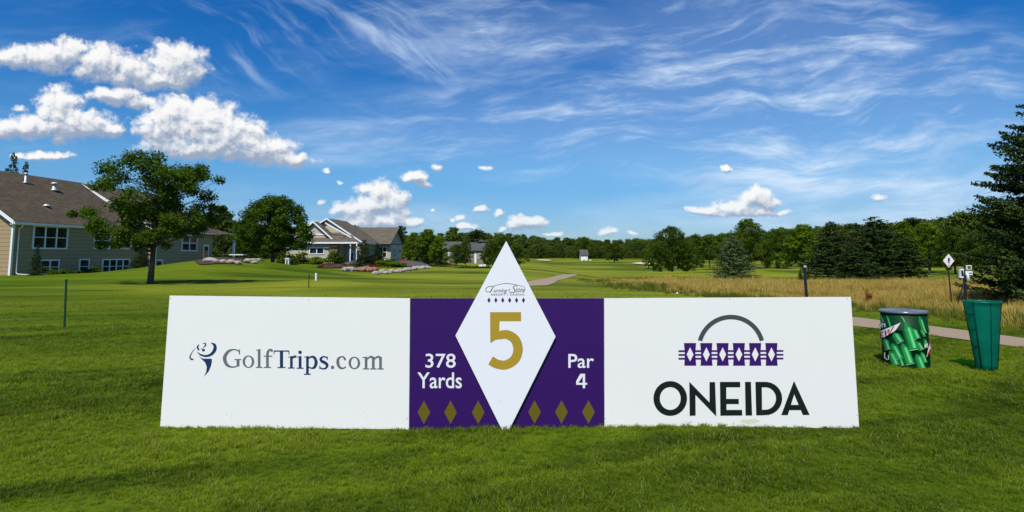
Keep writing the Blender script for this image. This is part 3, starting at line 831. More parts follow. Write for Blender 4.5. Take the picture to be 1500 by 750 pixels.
proto('round_a', round_tree(1, nc=70, per=190, size=0.13), M['leaf_mid'], 10, 9)
proto('round_b', round_tree(2, nc=64, per=200, size=0.13, W=8, egg=0.62), M['leaf_mid'], 10, 8)
proto('bright', round_tree(3, nc=60, per=200, size=0.14, W=6.5, egg=0.75, crown0=0.12), M['leaf_bright'], 10, 6.5)
proto('tall', round_tree(4, nc=34, per=150, size=0.16, W=6, crown0=0.35), M['leaf_mid'], 10, 6)
proto('far_a', round_tree(5, nc=60, per=90, size=0.24, crown0=0.08), M['leaf_far'], 10, 9)
proto('far_b', round_tree(6, nc=50, per=90, size=0.24, W=7.5, egg=0.7, crown0=0.06), M['leaf_far'], 10, 7.5)
proto('far_c', round_tree(7, nc=66, per=90, size=0.24, W=11, egg=0.42, crown0=0.10), M['leaf_far'], 10, 11)
proto('low_a', round_tree(8, nc=70, per=150, size=0.2, W=13, egg=0.2, crown0=0.03), M['leaf_mid'], 10, 13)
proto('spruce_a', spruce(11, H=6, Rb=2.5, step=0.115, size=0.09, per=70, low=0.01, droop=.18, pw=.6), M['needle'], 6, 4.6)
proto('spruce_b', spruce(12, H=6, Rb=2.0, step=0.13, size=0.085, per=56, low=0.01, pw=.7), M['needle'], 6, 3.8)
proto('blue', spruce(13, H=6, Rb=2.7, step=0.11, size=0.085, per=75, low=0.01, droop=0.14, pw=.66), M['needle_blue'], 6, 5.4)

def tree(kind, px, top, depth, wpx, name, label, group=None, base=None, rz=None, parts=True, sink=0.0):
    """a tree standing in the photo's column px at distance depth, reaching row top, crown wpx wide"""
    tm, cm, H, W = TREES[kind]
    p = on_ground(px, depth); ztop = at(px, top, depth).z
    h = max(0.6, ztop - p.z + sink); w = wpx / F * depth
    sc = Vector((w / W, w / W, h / H))
    rnd = random.Random(int(px * 7 + depth)); rz = rnd.uniform(0, 6.28) if rz is None else rz
    root = empty(name, (p.x, p.y, p.z - sink), rz, label, 'tree', group); root.scale = sc
    for nm, me in (('trunk', tm), ('crown', cm)):
        o = bpy.data.objects.new(nm, me); COL.objects.link(o); o.parent = root
    return root

# -- the open-crowned maple beside the long house
def maple():
    D = 35.0; p = on_ground(220, D); rng = random.Random(21); rs = np.random.RandomState(21); cl = []
    pts = [(555, 262, 34), (620, 185, 46), (600, 240, 44), (690, 130, 40), (720, 180, 50), (775, 130, 40), (820, 165, 50), (870, 125, 40),
           (900, 190, 46), (935, 160, 34), (1020, 160, 30), (1045, 200, 30), (985, 215, 40), (960, 270, 44), (910, 290, 40), (1010, 255, 34), (860, 240, 46),
           (780, 230, 50), (690, 250, 50), (640, 290, 44), (560, 320, 44), (440, 385, 36), (400, 380, 22), (425, 465, 28), (480, 440, 40),
           (520, 400, 44), (600, 365, 46), (680, 340, 46), (760, 320, 46), (840, 330, 44), (700, 410, 48), (780, 400, 50), (860, 390, 46), (930, 350, 40),
           (1000, 370, 44), (1055, 350, 24), (960, 410, 44), (1030, 420, 34), (900, 440, 40), (560, 440, 44), (620, 420, 44), (640, 490, 40), (560, 500, 34),
           (700, 490, 44), (600, 545, 26), (780, 480, 44), (840, 500, 40), (830, 545, 26), (930, 480, 34), (670, 535, 28), (1000, 450, 26)]
    pts += [(560, 380, 40), (600, 450, 40), (880, 470, 40), (940, 420, 44), (700, 230, 40), (800, 210, 44), (975, 195, 36), (1000, 225, 34), (930, 215, 40), (900, 260, 40), (840, 170, 40), (660, 210, 40), (740, 380, 44), (790, 350, 44), (720, 300, 44), (810, 290, 44), (740, 450, 46), (820, 440, 46), (650, 380, 46), (880, 330, 46), (770, 510, 34), (700, 520, 34)]
    for (cx, cy, r) in pts:
        q = at(cx / 3.41, 200 + cy / 3.41, D); dx = q.x - p.x; w = 3.9
        hz = math.sqrt(max(0.1, 1 - min(1, abs(dx) / w) ** 2)) * 2.6
        for s_ in (0, 1):
            yy = rng.uniform(-hz, hz) if s_ == 0 else rng.choice((-1, 1)) * hz * rng.uniform(.5, 1)
            if s_ == 1 and rng.random() < 0.45: continue
            cl.append((dx + rng.uniform(-.1, .1), yy, q.z - p.z + rng.uniform(-.15, .15), r / 3.41 / F * D * 1.06))
    V, Fq = clump_leaves(cl, 310, 0.074, rs, 0.75)
    mb = limb_mb(cl, 1.5, 0.17, 0.25, rng, 6.2, 0.8, 0.35)
    root = empty('maple_tree', (p.x, p.y, p.z), 0, "open-crowned maple with dark trunk beside the long tan house", 'tree')
    mb.build('trunk', M['bark'], root, True)
    o = bpy.data.objects.new('crown', mesh_np('maple_crown', V, Fq, M['leaf'])); COL.objects.link(o); o.parent = root
maple()

def dome_tree():
    D = 60.0; p = on_ground(399, D); rs = np.random.RandomState(31); rng = random.Random(31); cl = []
    top = at(399, 285, D).z - p.z; W = 118 / F * D
    for i in range(120):
        k = (i + .5) / 120; a = i * 2.39996; zz = k
        env = math.sqrt(max(0.02, 1 - (zz * 1.0) ** 2.4)) if zz > 0.3 else 0.90 + 0.2 * zz
        rr = W / 2 * env * (rng.uniform(.72, .95) if i % 3 else rng.uniform(.1, .7))
        cl.append((rr * math.cos(a), rr * math.sin(a) * .9, top * (0.24 + 0.70 * zz), rng.uniform(.50, .80)))
    V, Fq = clump_leaves(cl, 260, 0.10, rs)
    mb = limb_mb(cl, 1.7, 0.20, 0.1, rng, top * .8, 0.6)
    root = empty('maple_tree', (p.x, p.y, p.z), 0, "dense dome-shaped tree on the mown mound between the two nearest houses", 'tree')
    mb.build('trunk', M['bark'], root, True)
    o = bpy.data.objects.new('crown', mesh_np('dome_crown', V, Fq, M['leaf'])); COL.objects.link(o); o.parent = root
dome_tree()

def edge_spruce():
    D = 21.0; p = on_ground(1560, D)
    mb, V, Fq = spruce(41, H=7.45, Rb=3.0, step=0.085, size=0.066, per=250, low=0.02, droop=0.12, var=.60, pw=.48)
    root = empty('spruce_tree', (p.x, p.y, p.z), 1.0, "tall dark spruce cut off by the right edge, boughs down to the dry grass", 'tree')
    mb.build('trunk', M['bark'], root, True)
    o = bpy.data.objects.new('crown', mesh_np('edge_crown', V, Fq, M['needle'])); COL.objects.link(o); o.parent = root
edge_spruce()

T = tree
T('blue', 1075, 346, 84, 64, 'blue_spruce', "pale blue-green spruce standing alone at the far side of the golden grass")
T('spruce_a', 1222, 327, 78, 84, 'spruce_tree', "leftmost of the big dark spruces clumped behind the golden grass", "dark spruces behind the golden grass")
T('spruce_a', 1286, 320, 80, 112, 'spruce_tree', "tallest middle spruce of the clump behind the golden grass", "dark spruces behind the golden grass")
T('spruce_b', 1330, 348, 77, 66, 'spruce_tree', "lower rightmost spruce of the clump, left of the white diamond tee marker", "dark spruces behind the golden grass")
T('spruce_b', 1255, 352, 74, 60, 'spruce_tree', "short front spruce low in the middle of the dark clump", "dark spruces behind the golden grass")
T('spruce_b', 1173, 395, 76, 10, 'young_spruce', "tiny dark conifer just left of the big spruce clump")
T('round_a', 985, 332, 120, 56, 'oak_tree', "broad dark tree right of the sand bunker, taller than its neighbours", "parkland trees on the fairway edge")
T('low_a', 968, 352, 118, 36, 'oak_tree', "lower left shoulder tree of the dark pair right of the sand bunker", "parkland trees on the fairway edge")
T('low_a', 1008, 354, 122, 40, 'oak_tree', "bushy tree at the right foot of the broad dark tree past the bunker", "parkland trees on the fairway edge")
T('tall', 1040, 345, 140, 34, 'small_tree', "smaller open tree just left of the pale blue spruce", "parkland trees on the fairway edge")
T('round_a', 1096, 321, 150, 62, 'oak_tree', "big rounded tree rising directly behind the pale blue spruce", "parkland trees on the fairway edge")
T('low_a', 1140, 336, 150, 44, 'oak_tree', "grey-green tree between the blue spruce and the big spruce clump", "parkland trees on the fairway edge")
T('bright', 1178, 329, 120, 60, 'oak_tree', "round bright-topped tree just left of and behind the spruce clump", "parkland trees on the fairway edge")
T('round_b', 1218, 332, 125, 50, 'oak_tree', "broadleaf tree half hidden behind the leftmost big spruce", "parkland trees on the fairway edge")
T('far_a', 1258, 336, 130, 60, 'oak_tree', "broadleaf tree showing between the tops of the two big spruces", "parkland trees on the fairway edge")
T('bright', 1325, 325, 120, 50, 'oak_tree', "mid green tree rising behind the right shoulder of the spruce clump", "parkland trees on the fairway edge")
T('bright', 1362, 327, 115, 54, 'oak_tree', "dark broadleaf tree above the white diamond tee marker", "parkland trees on the fairway edge")
T('round_b', 1400, 332, 105, 54, 'oak_tree', "broadleaf tree behind the tee ball washer post", "parkland trees on the fairway edge")
T('far_c', 1418, 311, 150, 84, 'oak_tree', "flat-topped tallest tree of the ridge left of the edge spruce", "parkland trees on the fairway edge")
T('round_a', 1444, 335, 100, 60, 'oak_tree', "broadleaf tree between the ball washer and the edge spruce", "parkland trees on the fairway edge")
T('tall', 586, 331, 150, 26, 'poplar_tree', "slim tree standing taller than the wood behind the brown-roofed house")
T('bright', 626, 336, 82, 44, 'linden_tree', "bright green tree just right of the thin grey light pole", "bright trees by the light pole")
T('bright', 607, 341, 86, 36, 'linden_tree', "bright green tree just left of the thin grey light pole", "bright trees by the light pole")
T('bright', 642, 346, 80, 30, 'linden_tree', "lower bright green tree at the right end of the pole row", "bright trees by the light pole")
T('far_a', 664, 333, 135, 42, 'maple_tree', "taller tree peeking over the row right of the light pole", "trees left of the white diamond")
T('round_a', 668, 358, 92, 30, 'maple_tree', "small dark round tree in front of the grey-roofed house", "trees left of the white diamond")
T('far_b', 700, 337, 140, 42, 'maple_tree', "mid green tree right behind the grey-roofed house", "trees left of the white diamond")
T('round_b', 722, 352, 100, 40, 'maple_tree', "round dark tree touching the left flank of the white diamond", "trees left of the white diamond")
T('round_a', 757, 356, 105, 34, 'maple_tree', "dark tree touching the right flank of the white diamond", "trees left of the white diamond")
T('far_b', 328, 306, 140, 44, 'maple_tree', "tree showing in the gap right of the long tan house", "trees behind the nearest houses")
T('far_a', 300, 312, 150, 50, 'maple_tree', "tree rising over the porch end of the long tan house", "trees behind the nearest houses")
T('far_b', 352, 324, 135, 40, 'maple_tree', "tree peeking out left of the dense dome-shaped tree", "trees behind the nearest houses")
T('far_a', 486, 328, 135, 44, 'maple_tree', "tree top showing over the ridge of the second house", "trees behind the nearest houses")
T('far_b', 520, 331, 140, 40, 'maple_tree', "tree top over the right wing of the second house", "trees behind the nearest houses")
T('far_a', 547, 341, 150, 30, 'maple_tree', "low tree top between the second house and the brown-roofed house", "trees behind the nearest houses")
T('spruce_b', 8, 228, 85, 44, 'spruce_tree', "pointed conifer poking above the roof at the far left edge", "conifers behind the long house")
T('spruce_b', 27, 241, 88, 34, 'spruce_tree', "small conifer tip beside the far left roof vent", "conifers behind the long house")
T('spruce_b', 151, 249, 95, 34, 'spruce_tree', "conifer tip over the roof just left of the maple crown", "conifers behind the long house")
T('round_b', 900, 356, 200, 34, 'oak_tree', "small round tree right of the tiny far white house", "small far trees by the clubhouse")
T('round_a', 857, 347, 285, 26, 'oak_tree', "rounded tree rising just behind the tiny far white house", "small far trees by the clubhouse")

T('round_b', 682, 352, 96, 22, 'maple_tree', "narrow dark tree between the two grey roofs left of the diamond", "trees left of the white diamond")
T('bright', 597, 352, 90, 22, 'linden_tree', "small bright tree at the left end of the pole row", "bright trees by the light pole")
T('far_b', 565, 345, 150, 24, 'maple_tree', "dark tree behind the ridge of the brown-roofed house", "trees left of the white diamond")
T('bright', 950, 358, 150, 18, 'small_tree', "small bright tree left of the broad dark group past the bunker")
T('round_b', 1020, 343, 160, 30, 'oak_tree', "tree between the broad dark group and the small open tree", "parkland trees on the fairway edge")
T('round_a', 739, 347, 130, 40, 'maple_tree', "rounded tree rising directly behind the tip of the white diamond", "trees left of the white diamond")
T('round_b', 716, 362, 88, 22, 'maple_tree', "low bushy tree in front of the trees left of the diamond tip", "trees left of the white diamond")
T('round_b', 640, 360, 84, 24, 'maple_tree', "low dark tree between the bright pole row and the grey roofs", "trees left of the white diamond")
# far wood: reads as one mass
def far_wood():
    rs = np.random.RandomState(77); objs = []
    for k in ('far_a', 'far_b', 'far_c'):
        tm, cm, H, W = TREES[k]
        objs.append(bpy.data.objects.new("wood_kind", cm))
    prof_x = [-400, 0, 300, 345, 460, 560, 640, 700, 760, 800, 850, 900, 945, 1000, 1060, 1130, 1200, 1300, 1400, 1450, 1900]
    prof_y = [300, 300, 315, 330, 332, 345, 345, 340, 345, 351, 350, 352, 350, 347, 342, 338, 330, 326, 318, 315, 300]
    P = []; Sc = []
    for row, (dep, frac) in enumerate(((296, 0.45), (305, 0.72), (335, 0.88), (380, 1.0), (430, 1.0))):
        px = -420
        while px < 1920:
            d = dep * (1 if 400 < px < 1250 else 0.62) * (1 + rs.uniform(-.05, .05))
            p = on_ground(px, d); top = np.interp(px, prof_x, prof_y) + rs.normal(0, 2.2)
            top = 379 - (379 - top) * frac
            h = max(2.5, at(px, top, d).z - p.z)
            P.append((p.x, p.y, p.z - 0.5)); Sc.append((h + .5) / 10)
            px += h * 0.36 / d * F * rs.uniform(0.7, 1.3)
    scatter("far_wood", np.array(P), np.array(Sc), objs, 5, 0.03, "far-off dark green wood closing the golf course")
far_wood()

# ------------------------------------------------------------------ houses
ROT = -math.atan(0.103)
def window(root, p, u, w, h, cols=2, sash=True, frame=0.11, name='window', depth=0.08):
    """frame with mullions, pane as its child; p lower left corner on the wall, u along the wall (local), outward = u x z rotated"""
    u = Vector(u).normalized(); z = Vector((0, 0, 1)); n = u.cross(z)
    def q(a, b, c): return Vector(p) + u * a + z * b + n * c
    mb = MB()
    def bar(a0, b0, a1, b1, d=depth, k=-0.02):
        mb.prism([q(a0, b0, k), q(a1, b0, k), q(a1, b1, k), q(a0, b1, k)], n * (d - k))
    bar(0, 0, w, frame); bar(0, h - frame, w, h); bar(0, frame, frame, h - frame); bar(w - frame, frame, w, h - frame)
    cw = (w - frame) / cols
    for i in range(1, cols): bar(cw * i, frame, cw * i + frame, h - frame, depth - .004)
    if sash:
        for i in range(cols): bar(cw * i + frame, h * .5 - .03, cw * (i + 1), h * .5 + .03, depth - .02)
    f = mb.build(name, M['trim'], root)
    pb = MB(); pb.prism([q(frame * .5, frame * .5, 0.005), q(w - frame * .5, frame * .5, 0.005), q(w - frame * .5, h - frame * .5, 0.005), q(frame * .5, h - frame * .5, 0.005)], n * 0.02)
    pb.build('pane', M['pane'], f)
    return f

def gable_roof(mb, x0, x1, y0, y1, ze, zr, xr=None, over=0.4, th=0.18, axis='y'):
    """two slabs; ridge along axis"""
    xr = (x0 + x1) / 2 if xr is None else xr
    for (xe, sgn) in ((x0, -1), (x1, 1)):
        k = (zr - ze) / abs(xr - xe); xo = xe + sgn * over; zo = ze - k * over
        P = [(xr, y0 - over, zr), (xo, y0 - over, zo), (xo, y1 + over, zo), (xr, y1 + over, zr)]
        if axis == 'x': P = [(b, a, c) for a, b, c in P]
        mb.slab(P, th)

def rake_trim(mb, x0, xr, x1, y, ze, zr, over=0.4, h=0.26, d=0.07):
    for xe, sgn in ((x0, -1), (x1, 1)):
        if xe is None: continue
        k = (zr - ze) / abs(xr - xe); xo = xe + sgn * (over + .03); zo = ze - k * over
        mb.prism([(xr, y, zr + .03), (xo, y, zo + .03), (xo, y, zo - h), (xr, y, zr - h)], (0, -d, 0))

def long_house():
    A = on_ground(14, 50); A.z = 0.0
    root = empty('house', (A.x, A.y, 0), ROT, "long tan-sided house with brown shingle roof at the far left", 'house')
    Mw = Matrix.Translation((A.x, A.y, 0)) @ Matrix.Rotation(ROT, 4, 'Z'); Mi = Mw.inverted()
    nrm = (Mw.to_3x3() @ Vector((1, 0, 0)))
    def loc(px, py, lat): return Mi @ hit_plane(px, py, Mw @ Vector((lat, 0, 0)), nrm)
    E = 4.62; Rz = 9.6; xr = -7.26; L1 = 15.0; L2 = 25.8; x2 = 1.3
    w = MB()
    w.prism([(-14.5, 0, -1), (0, 0, -1), (0, 0, E), (xr, 0, Rz - .2), (-14.5, 0, E)], (0, L1, 0))
    w.prism([(-14.5, L1, -1), (x2, L1, -1), (x2, L1, E), (xr, L1, Rz - .15), (-14.5, L1, E)], (0, L2 - L1, 0))
    w.build('wall', M['siding'], root)
    r = MB(); gable_roof(r, -14.52, 0, 0, L1 - .6, E + .12, Rz, xr)
    r.m = 0; gable_roof(r, -14.52, x2, L1, L2, E + .12, Rz - .05, xr)
    rf = r.build('roof', M['shingle'], root)
    t = MB(); rake_trim(t, -14.52, xr, 0, -0.4, E + .12, Rz); t.build('rake_board', M['trim'], root)
    t = MB(); rake_trim(t, -14.52, xr, x2, L1 - .4, E + .12, Rz - .05); t.build('rake_board', M['trim'], root)
    t = MB(); zo = E + .12 - (Rz - E) / 7.26 * .4
    t.box((0.41, -.42, zo - .22), (0.53, L1 - .5, zo - .04)); t.box((x2 + .41, L1 - .42, zo - .20), (x2 + .53, L2 + .4, zo - .02))
    t.box((0.02, -.36, zo - .26), (0.405, L1 - .5, zo - .20)); t.build('gutter', M['trim'], root)
    t = MB(); t.box((0.002, -0.02, -1), (0.03, .14, E - .2)); t.box((-.14, -0.03, -1), (0.03, -.0025, E - .2)); t.build('corner_board', M['trim'], root); t = MB()
    t.box((x2 + .002, L1 - .02, -1), (x2 + .03, L1 + .14, E - .2)); t.box((x2 - .14, L1 - .03, -1), (x2 + .03, L1 - .002, E - .2))
    t.build('corner_board', M['trim'], root)
    for (yy, lat) in ((.45, 0), (L1 + .5, x2)):
        t = MB(); t.tube([(lat + .47, yy, zo - .2), (lat + .40, yy, zo - .35), (lat + .1, yy, zo - .6), (lat + .1, yy, .25), (lat + .2, yy + .05, .1), (lat + 1.5, yy + .2, .02)], .05, 6)
        t.build('downpipe', M['trim'], root, True)
    # windows located from the photo on the long wall
    for (x0, y0, x1, y1, cols, lat) in ((46, 331, 100, 365, 3, 0), (57, 380, 87, 402, 2, 0), (114, 379, 131, 402, 1, 0), (136, 340, 162, 365, 2, 0),
                                        (168, 341, 203, 365, 3, 0), (148, 379, 190, 401, 4, 0), (265, 344, 289, 368, 2, x2), (226, 380, 238, 398, 1, x2)):
        a = loc(x0, y1, lat); b = loc(x1, y0, lat); c = loc((x0 + x1) / 2, y1, lat); d = loc((x0 + x1) / 2, y0, lat)
        window(root, (lat, a.y, c.z), (0, 1, 0), b.y - a.y, d.z - c.z, cols, frame=.13)
    # note: outward of u=(0,1,0) is (1,0,0)
    a = loc(297, 378, x2); b = loc(306, 354, x2)
    dw = MB(); dw.box((x2 - .02, a.y, 0.5), (x2 + .05, b.y, 3.0)); dr = dw.build('door', M['trim'], root)
    dp = MB(); dp.box((x2 + .04, a.y + .15, .9), (x2 + .06, b.y - .15, 2.8)); dp.build('pane', M['pane'], dr)
    # porch roof and post at the far end
    pr_ = MB(); pr_.slab([(-2, L2 - .2, 5.4), (x2 + 1.2, L2 - .2, 4.35), (x2 + 1.2, L2 + 3.6, 4.35), (-2, L2 + 3.6, 5.4)], .2); pr_.build('porch_roof', M['shingle'], root)
    pp = MB(); pp.box((x2 + .8, L2 + 3.1, 0), (x2 + 1.05, L2 + 3.35, 4.3)); pp.build('porch_post', M['trim'], root)
    # roof vents
    def on_roof(px, py):
        n = Vector((math.sin(math.atan((Rz - E - .12) / 7.26)), 0, math.cos(math.atan((Rz - E - .12) / 7.26))))
        return Mi @ hit_plane(px, py, Mw @ Vector((0, 0, E + .12)), Mw.to_3x3() @ n)
    for (px, py, h, rr, cap) in ((37, 268, .8, .10, .16), (79, 279, .62, .16, .30), (68, 302, .18, .16, .05)):
        q = on_roof(px, py); v = MB()
        v.lathe([(rr * 2.2, 0), (rr * 1.6, .08), (rr, .16), (rr, h)], 12, q)
        if cap > .1: v.lathe([(cap, h), (cap, h + .12), (cap * .5, h + .2)], 12, q)
        v.build('roof_vent', M['vent'], rf, True)
    return root
long_house()

def second_house():
    C = on_ground(493, 84); C.z = 0.75
    root = empty('house', (C.x, C.y, C.z), ROT, "cream-sided house with stacked white-trimmed gables beside the dome-shaped tree", 'house')
    E = 2.85; w = MB()
    w.box((-7.5, 0, -1.2), (0, 18, E)); w.box((0.001, 3, -1.2), (2.3, 18, E)); w.box((2.301, 10, -1.2), (4.6, 17, E - .2))
    w.prism([(-6.45, .85, E - .1), (-1.15, .85, E - .1), (-3.8, .85, 5.55)], (0, 5, 0)); w.prism([(-7.5, 2.75, E), (2.2, 2.75, E), (-2.6, 2.75, 6.1)], (0, 4, 0))
    w.prism([(4.2, 9.65, E - .05), (4.2, 17.95, E - .05), (4.2, 13.8, 5.38)], (-.2, 0, 0))
    w.build('wall', M['siding2'], root)
    r = MB()
    r.slab([(-7.9, -.5, E), (.5, -.5, E), (.5, 3.0, E + 1.5), (-7.9, 3.0, E + 1.5)], .15)
    r.slab([(.5, -.5, E), (3.0, -.3, E), (.5, 3.4, E + 1.5)] + [(.45, 3.3, E + 1.45)], .15)
    gable_roof(r, -6.6, -1.0, .8, 6, E + .5, 5.75, -3.8, .3, .15)
    gable_roof(r, -8.2, 2.6, 2.8, 9.5, E + .1, 6.3, -2.6, .45, .16)
    r.slab([(-2.6, 9.5, 6.3), (3.05, 9.5, E - .15), (3.05, 13, E - .15), (-2.6, 12, 5.9)], .16)
    gable_roof(r, 9.6, 18, -7, 4.4, E + .1, 5.5, None, .4, .16, 'x')
    rf = r.build('roof', M['shingle2'], root)
    for args in ((-6.6, -3.8, -1.0, .5, E + .5, 5.75, .3), (-8.2, -2.6, 2.6, 2.35, E + .1, 6.3, .45)):
        t = MB(); rake_trim(t, args[0], args[1], args[2], args[3], args[4], args[5], args[6], .2, .08); t.build('rake_board', M['trim'], root)
    t = MB(); rake_trim(t, None, -2.3, 1.5, 1.2, E + .7, 5.6, .1, .16, .08); t.build('rake_board', M['trim'], root)
    t = MB(); t.box((-7.9, -.62, E - .28), (.55, -.52, E - .05)); t.box((.58, -.62, E - .28), (3.1, -.52, E - .05)); t.box((3.1, -.5, E - .28), (3.2, 10, E - .05)); t.build('gutter', M['trim'], root)
    t = MB(); t.box((-5.6, .78, E + .95), (-2.0, .85, E + 1.1)); t.build('trim_band', M['trim'], root)
    s_ = MB(); s_.box((-1.1, -.12, -1.2), (.08, .8, E - .3)); s_.build('stone_pier', M['stone'], root)
    s_ = MB(); s_.box((-7.5, -.06, -1.2), (-1.15, -.003, -.3)); s_.build('stone_base', M['rock'], root)
    window(root, (-4.0, -0.003, 1.1), (1, 0, 0), 2.2, .95, 2, False, .12)
    window(root, (2.304, 4.2, .5), (0, 1, 0), 1.3, 1.9, 2, True, .1); window(root, (2.304, 7.2, .5), (0, 1, 0), 1.3, 1.9, 2, True, .1)
    window(root, (4.604, 11, .5), (0, 1, 0), 1.5, 1.7, 2, True, .1); window(root, (4.604, 14, .5), (0, 1, 0), 1.5, 1.7, 2, True, .1)
    window(root, (2.7, 9.997, .6), (1, 0, 0), 1.3, 1.7, 2, True, .1)
    d = MB(); d.box((.45, 2.93, -.9), (1.4, 3.02, 1.5)); dr = d.build('door', M['trim'], root)
    d = MB(); d.box((.62, 2.91, 0), (1.23, 2.935, 1.3)); d.build('pane', M['pane'], dr)
    for x in (1.9, 2.8):
        t = MB(); t.box((x, -.15, -1.2), (x + .14, 0, E - .3)); t.build('porch_post', M['trim'], root)
second_house()

def small_house(px, depth, wpx, eave, ridge, label, wallm, roofm, rz=0.0, length=8.0, extra=True, name='house', zg=None):
    p = on_ground(px, depth); w = wpx / F * depth; root = empty(name, (p.x, p.y, p.z), ROT + rz, label, 'house')
    E = at(px, eave, depth).z - p.z; Rg = at(px, ridge, depth).z - p.z; m = MB()
    m.prism([(-w / 2, 0, -1), (w / 2, 0, -1), (w / 2, 0, E), (-w / 2, 0, E)], (0, length, 0))
    m.prism([(-w / 2, 0, E - .01), (-w / 2, length, E - .01), (-w / 2, length / 2, Rg - .1)], (w, 0, 0)); m.build('wall', wallm, root)
    r = MB(); gable_roof(r, 0, length, -w / 2, w / 2, E, Rg, None, .4, .2, 'x')
    if extra:
        fw = w * .22; gable_roof(r, -w * .30, -w * .30 + 2 * fw, -1.5, length * .45, E, E + (Rg - E) * .85, None, .35, .2)
    r.build('roof', roofm, root)
    if extra:
        g = MB(); g.prism([(-w * .30, -1.2, -1), (-w * .30 + 2 * fw, -1.2, -1), (-w * .30 + 2 * fw, -1.2, E - .1), (-w * .30 + fw, -1.2, E + (Rg - E) * .8), (-w * .30, -1.2, E - .1)], (0, 1.199, 0)); g.build('front_gable', wallm, root)
        t = MB(); rake_trim(t, -w * .30, -w * .30 + fw, -w * .30 + 2 * fw, -1.86, E, E + (Rg - E) * .85, .35, .25, .08); t.build('rake_board', M['trim'], root)
        window(root, (-w * .30 + fw * .6, -1.203, E * .35), (1, 0, 0), fw * .8, E * .4, 2, True, .1)
    window(root, (w * .22, -.003, E * .35), (1, 0, 0), w * .16, E * .4, 2, True, .1)
    t = MB(); t.box((w * .06, -.05, -1), (w * .16, -.003, E * .8)); t.build('door', M['trim'], root)
    return root
small_house(575, 118, 46, 366, 353.5, "brown-roofed house left of the light pole, partly behind shrubs", M['siding3'], M['shingle3'], 0.1, 11)
small_house(655, 118, 22, 364, 353, "grey-roofed house peeking out left of the small dark round tree", M['siding3'], M['shingle4'], -0.1, 9, False)
small_house(693, 125, 30, 366, 355.5, "long grey-roofed house between the small dark round tree and the white diamond tip", M['siding3'], M['shingle4'], 0.15, 10, False)
small_house(703, 170, 26, 357, 349, "upper grey roof peeking over the house near the diamond tip", M['siding2'], M['shingle4'], 0.3, 12, False)
small_house(856, 270, 10, 373, 365.5, "tiny white house with grey roof far across the fairway", M['trim'], M['shingle4'], 0.1, 6, False)

# ------------------------------------------------------------------ shrubs, rocks, flowers near the houses
def shrub_mesh(key, seed, leaf, nc=14, per=120, size=0.06, flat=0.8):
    rs = np.random.RandomState(seed); cl = [(rs.uniform(-.5, .5), rs.uniform(-.5, .5), rs.uniform(.15, .75), rs.uniform(.22, .38)) for _ in range(nc)]
    V, Fq = clump_leaves(cl, per, size, rs, flat); V[:, 2] = np.maximum(V[:, 2], -0.05)
    return mesh_np(key, V, Fq, leaf)
SH = [shrub_mesh('shrub_dark', 1, M['leaf_mid']), shrub_mesh('shrub_bright', 2, M['leaf_bright']), shrub_mesh('shrub_red', 3, M['rust_plant']),
      shrub_mesh('shrub_flower', 4, M['red_flower'], 10, 90)]
def shrub(px, py_base, depth, w, h, k, label, name='shrub', group=None):
    p = on_ground(px, depth); o = bpy.data.objects.new(name, SH[k]); COL.objects.link(o)
    o.location = p; o.scale = (w, w, h); o.rotation_euler = (0, 0, px); tag(o, label, 'shrub', group); return o
for args in ((453, 0, 82, 2.2, 1.1, 1, "bright bush at the foot of the cream gable wall"), (466, 0, 81, 1.8, 0.9, 1, "low bush right of the bright one by the cream wall"),
             (428, 0, 80, 3.0, 2.2, 0, "dark bush right of the dome-shaped tree trunk"), (489, 0, 81.5, 1.7, 2.4, 0, "tall dark bush before the stone pier of the second house"),
             (365, 0, 72, 2.6, 1.3, 0, "low dark bush left of the dome-shaped tree"), (345, 0, 58, 2.0, 0.7, 0, "dark low bush at the right end of the mound bed"), (330, 0, 58, 1.6, .6, 2, "rust low shrub amid the boulders on the mound"), (312, 0, 59, 1.8, .7, 0, "dark low shrub at the left end of the mound boulders"),
             (318, 0, 68, 2.2, 1.4, 0, "dark bush before the porch post of the long house"), (302, 0, 66, 2.0, 1.0, 1, "bright low plant by the door of the long house"),
             (275, 0, 63.5, 1.4, 0.8, 1, "small bush beneath the double window of the far wing"), (107, 0, 54.3, .8, .45, 0, "low dark bush between the basement windows of the long house"),
             (140, 0, 57.5, 1.1, .7, 0, "dark rounded bush left of the widest basement window"), (82, 0, 52, 1.0, 0.6, 0, "tiny bush beneath the first basement window"),
             (500, 0, 74, 1.6, 0.5, 2, "rust red low shrub in front of the second house"), (560, 0, 80, 2.6, 1.2, 0, "dark low shrub at the middle of the gravel bed"),
             (594, 0, 84, 1.4, .7, 3, "red flowering shrub left of the light pole"), (545, 0, 73, 1.2, .5, 2, "rust red shrub behind the white boulders"),
             (575, 0, 74, 2.8, .9, 1, "bright low shrub on the right gravel bed"), (650, 0, 90, 2.0, .7, 2, "rust brown shrub right of the light pole trees"),
             (615, 0, 90, 3.0, 1.6, 0, "dark shrub at the foot of the light pole"), (476, 0, 72, 1.6, 0.5, 2, "low rust shrub on the mulch bed left"),
             (690, 0, 72, 2.6, .35, 0, "flat dark shrub patch on the fairway left of the diamond"), (706, 0, 72, 1.6, .4, 0, "small dark shrub beside the white tee blocks")):
    shrub(*args)
p = ground_hit(1274, 445)
o = bpy.data.objects.new('dock_plant', SH[2]); COL.objects.link(o); o.location = p; o.scale = (.20, .20, .50); tag(o, "rust red dock plant standing in the golden grass edge", 'plant')
T('spruce_b', 533, 352, 76, 34, 'young_spruce', "left small conifer on the gravel bed by the second house", "small conifers by the second house")
T('spruce_b', 552, 357, 77, 28, 'young_spruce', "right small conifer on the gravel bed by the second house", "small conifers by the second house")
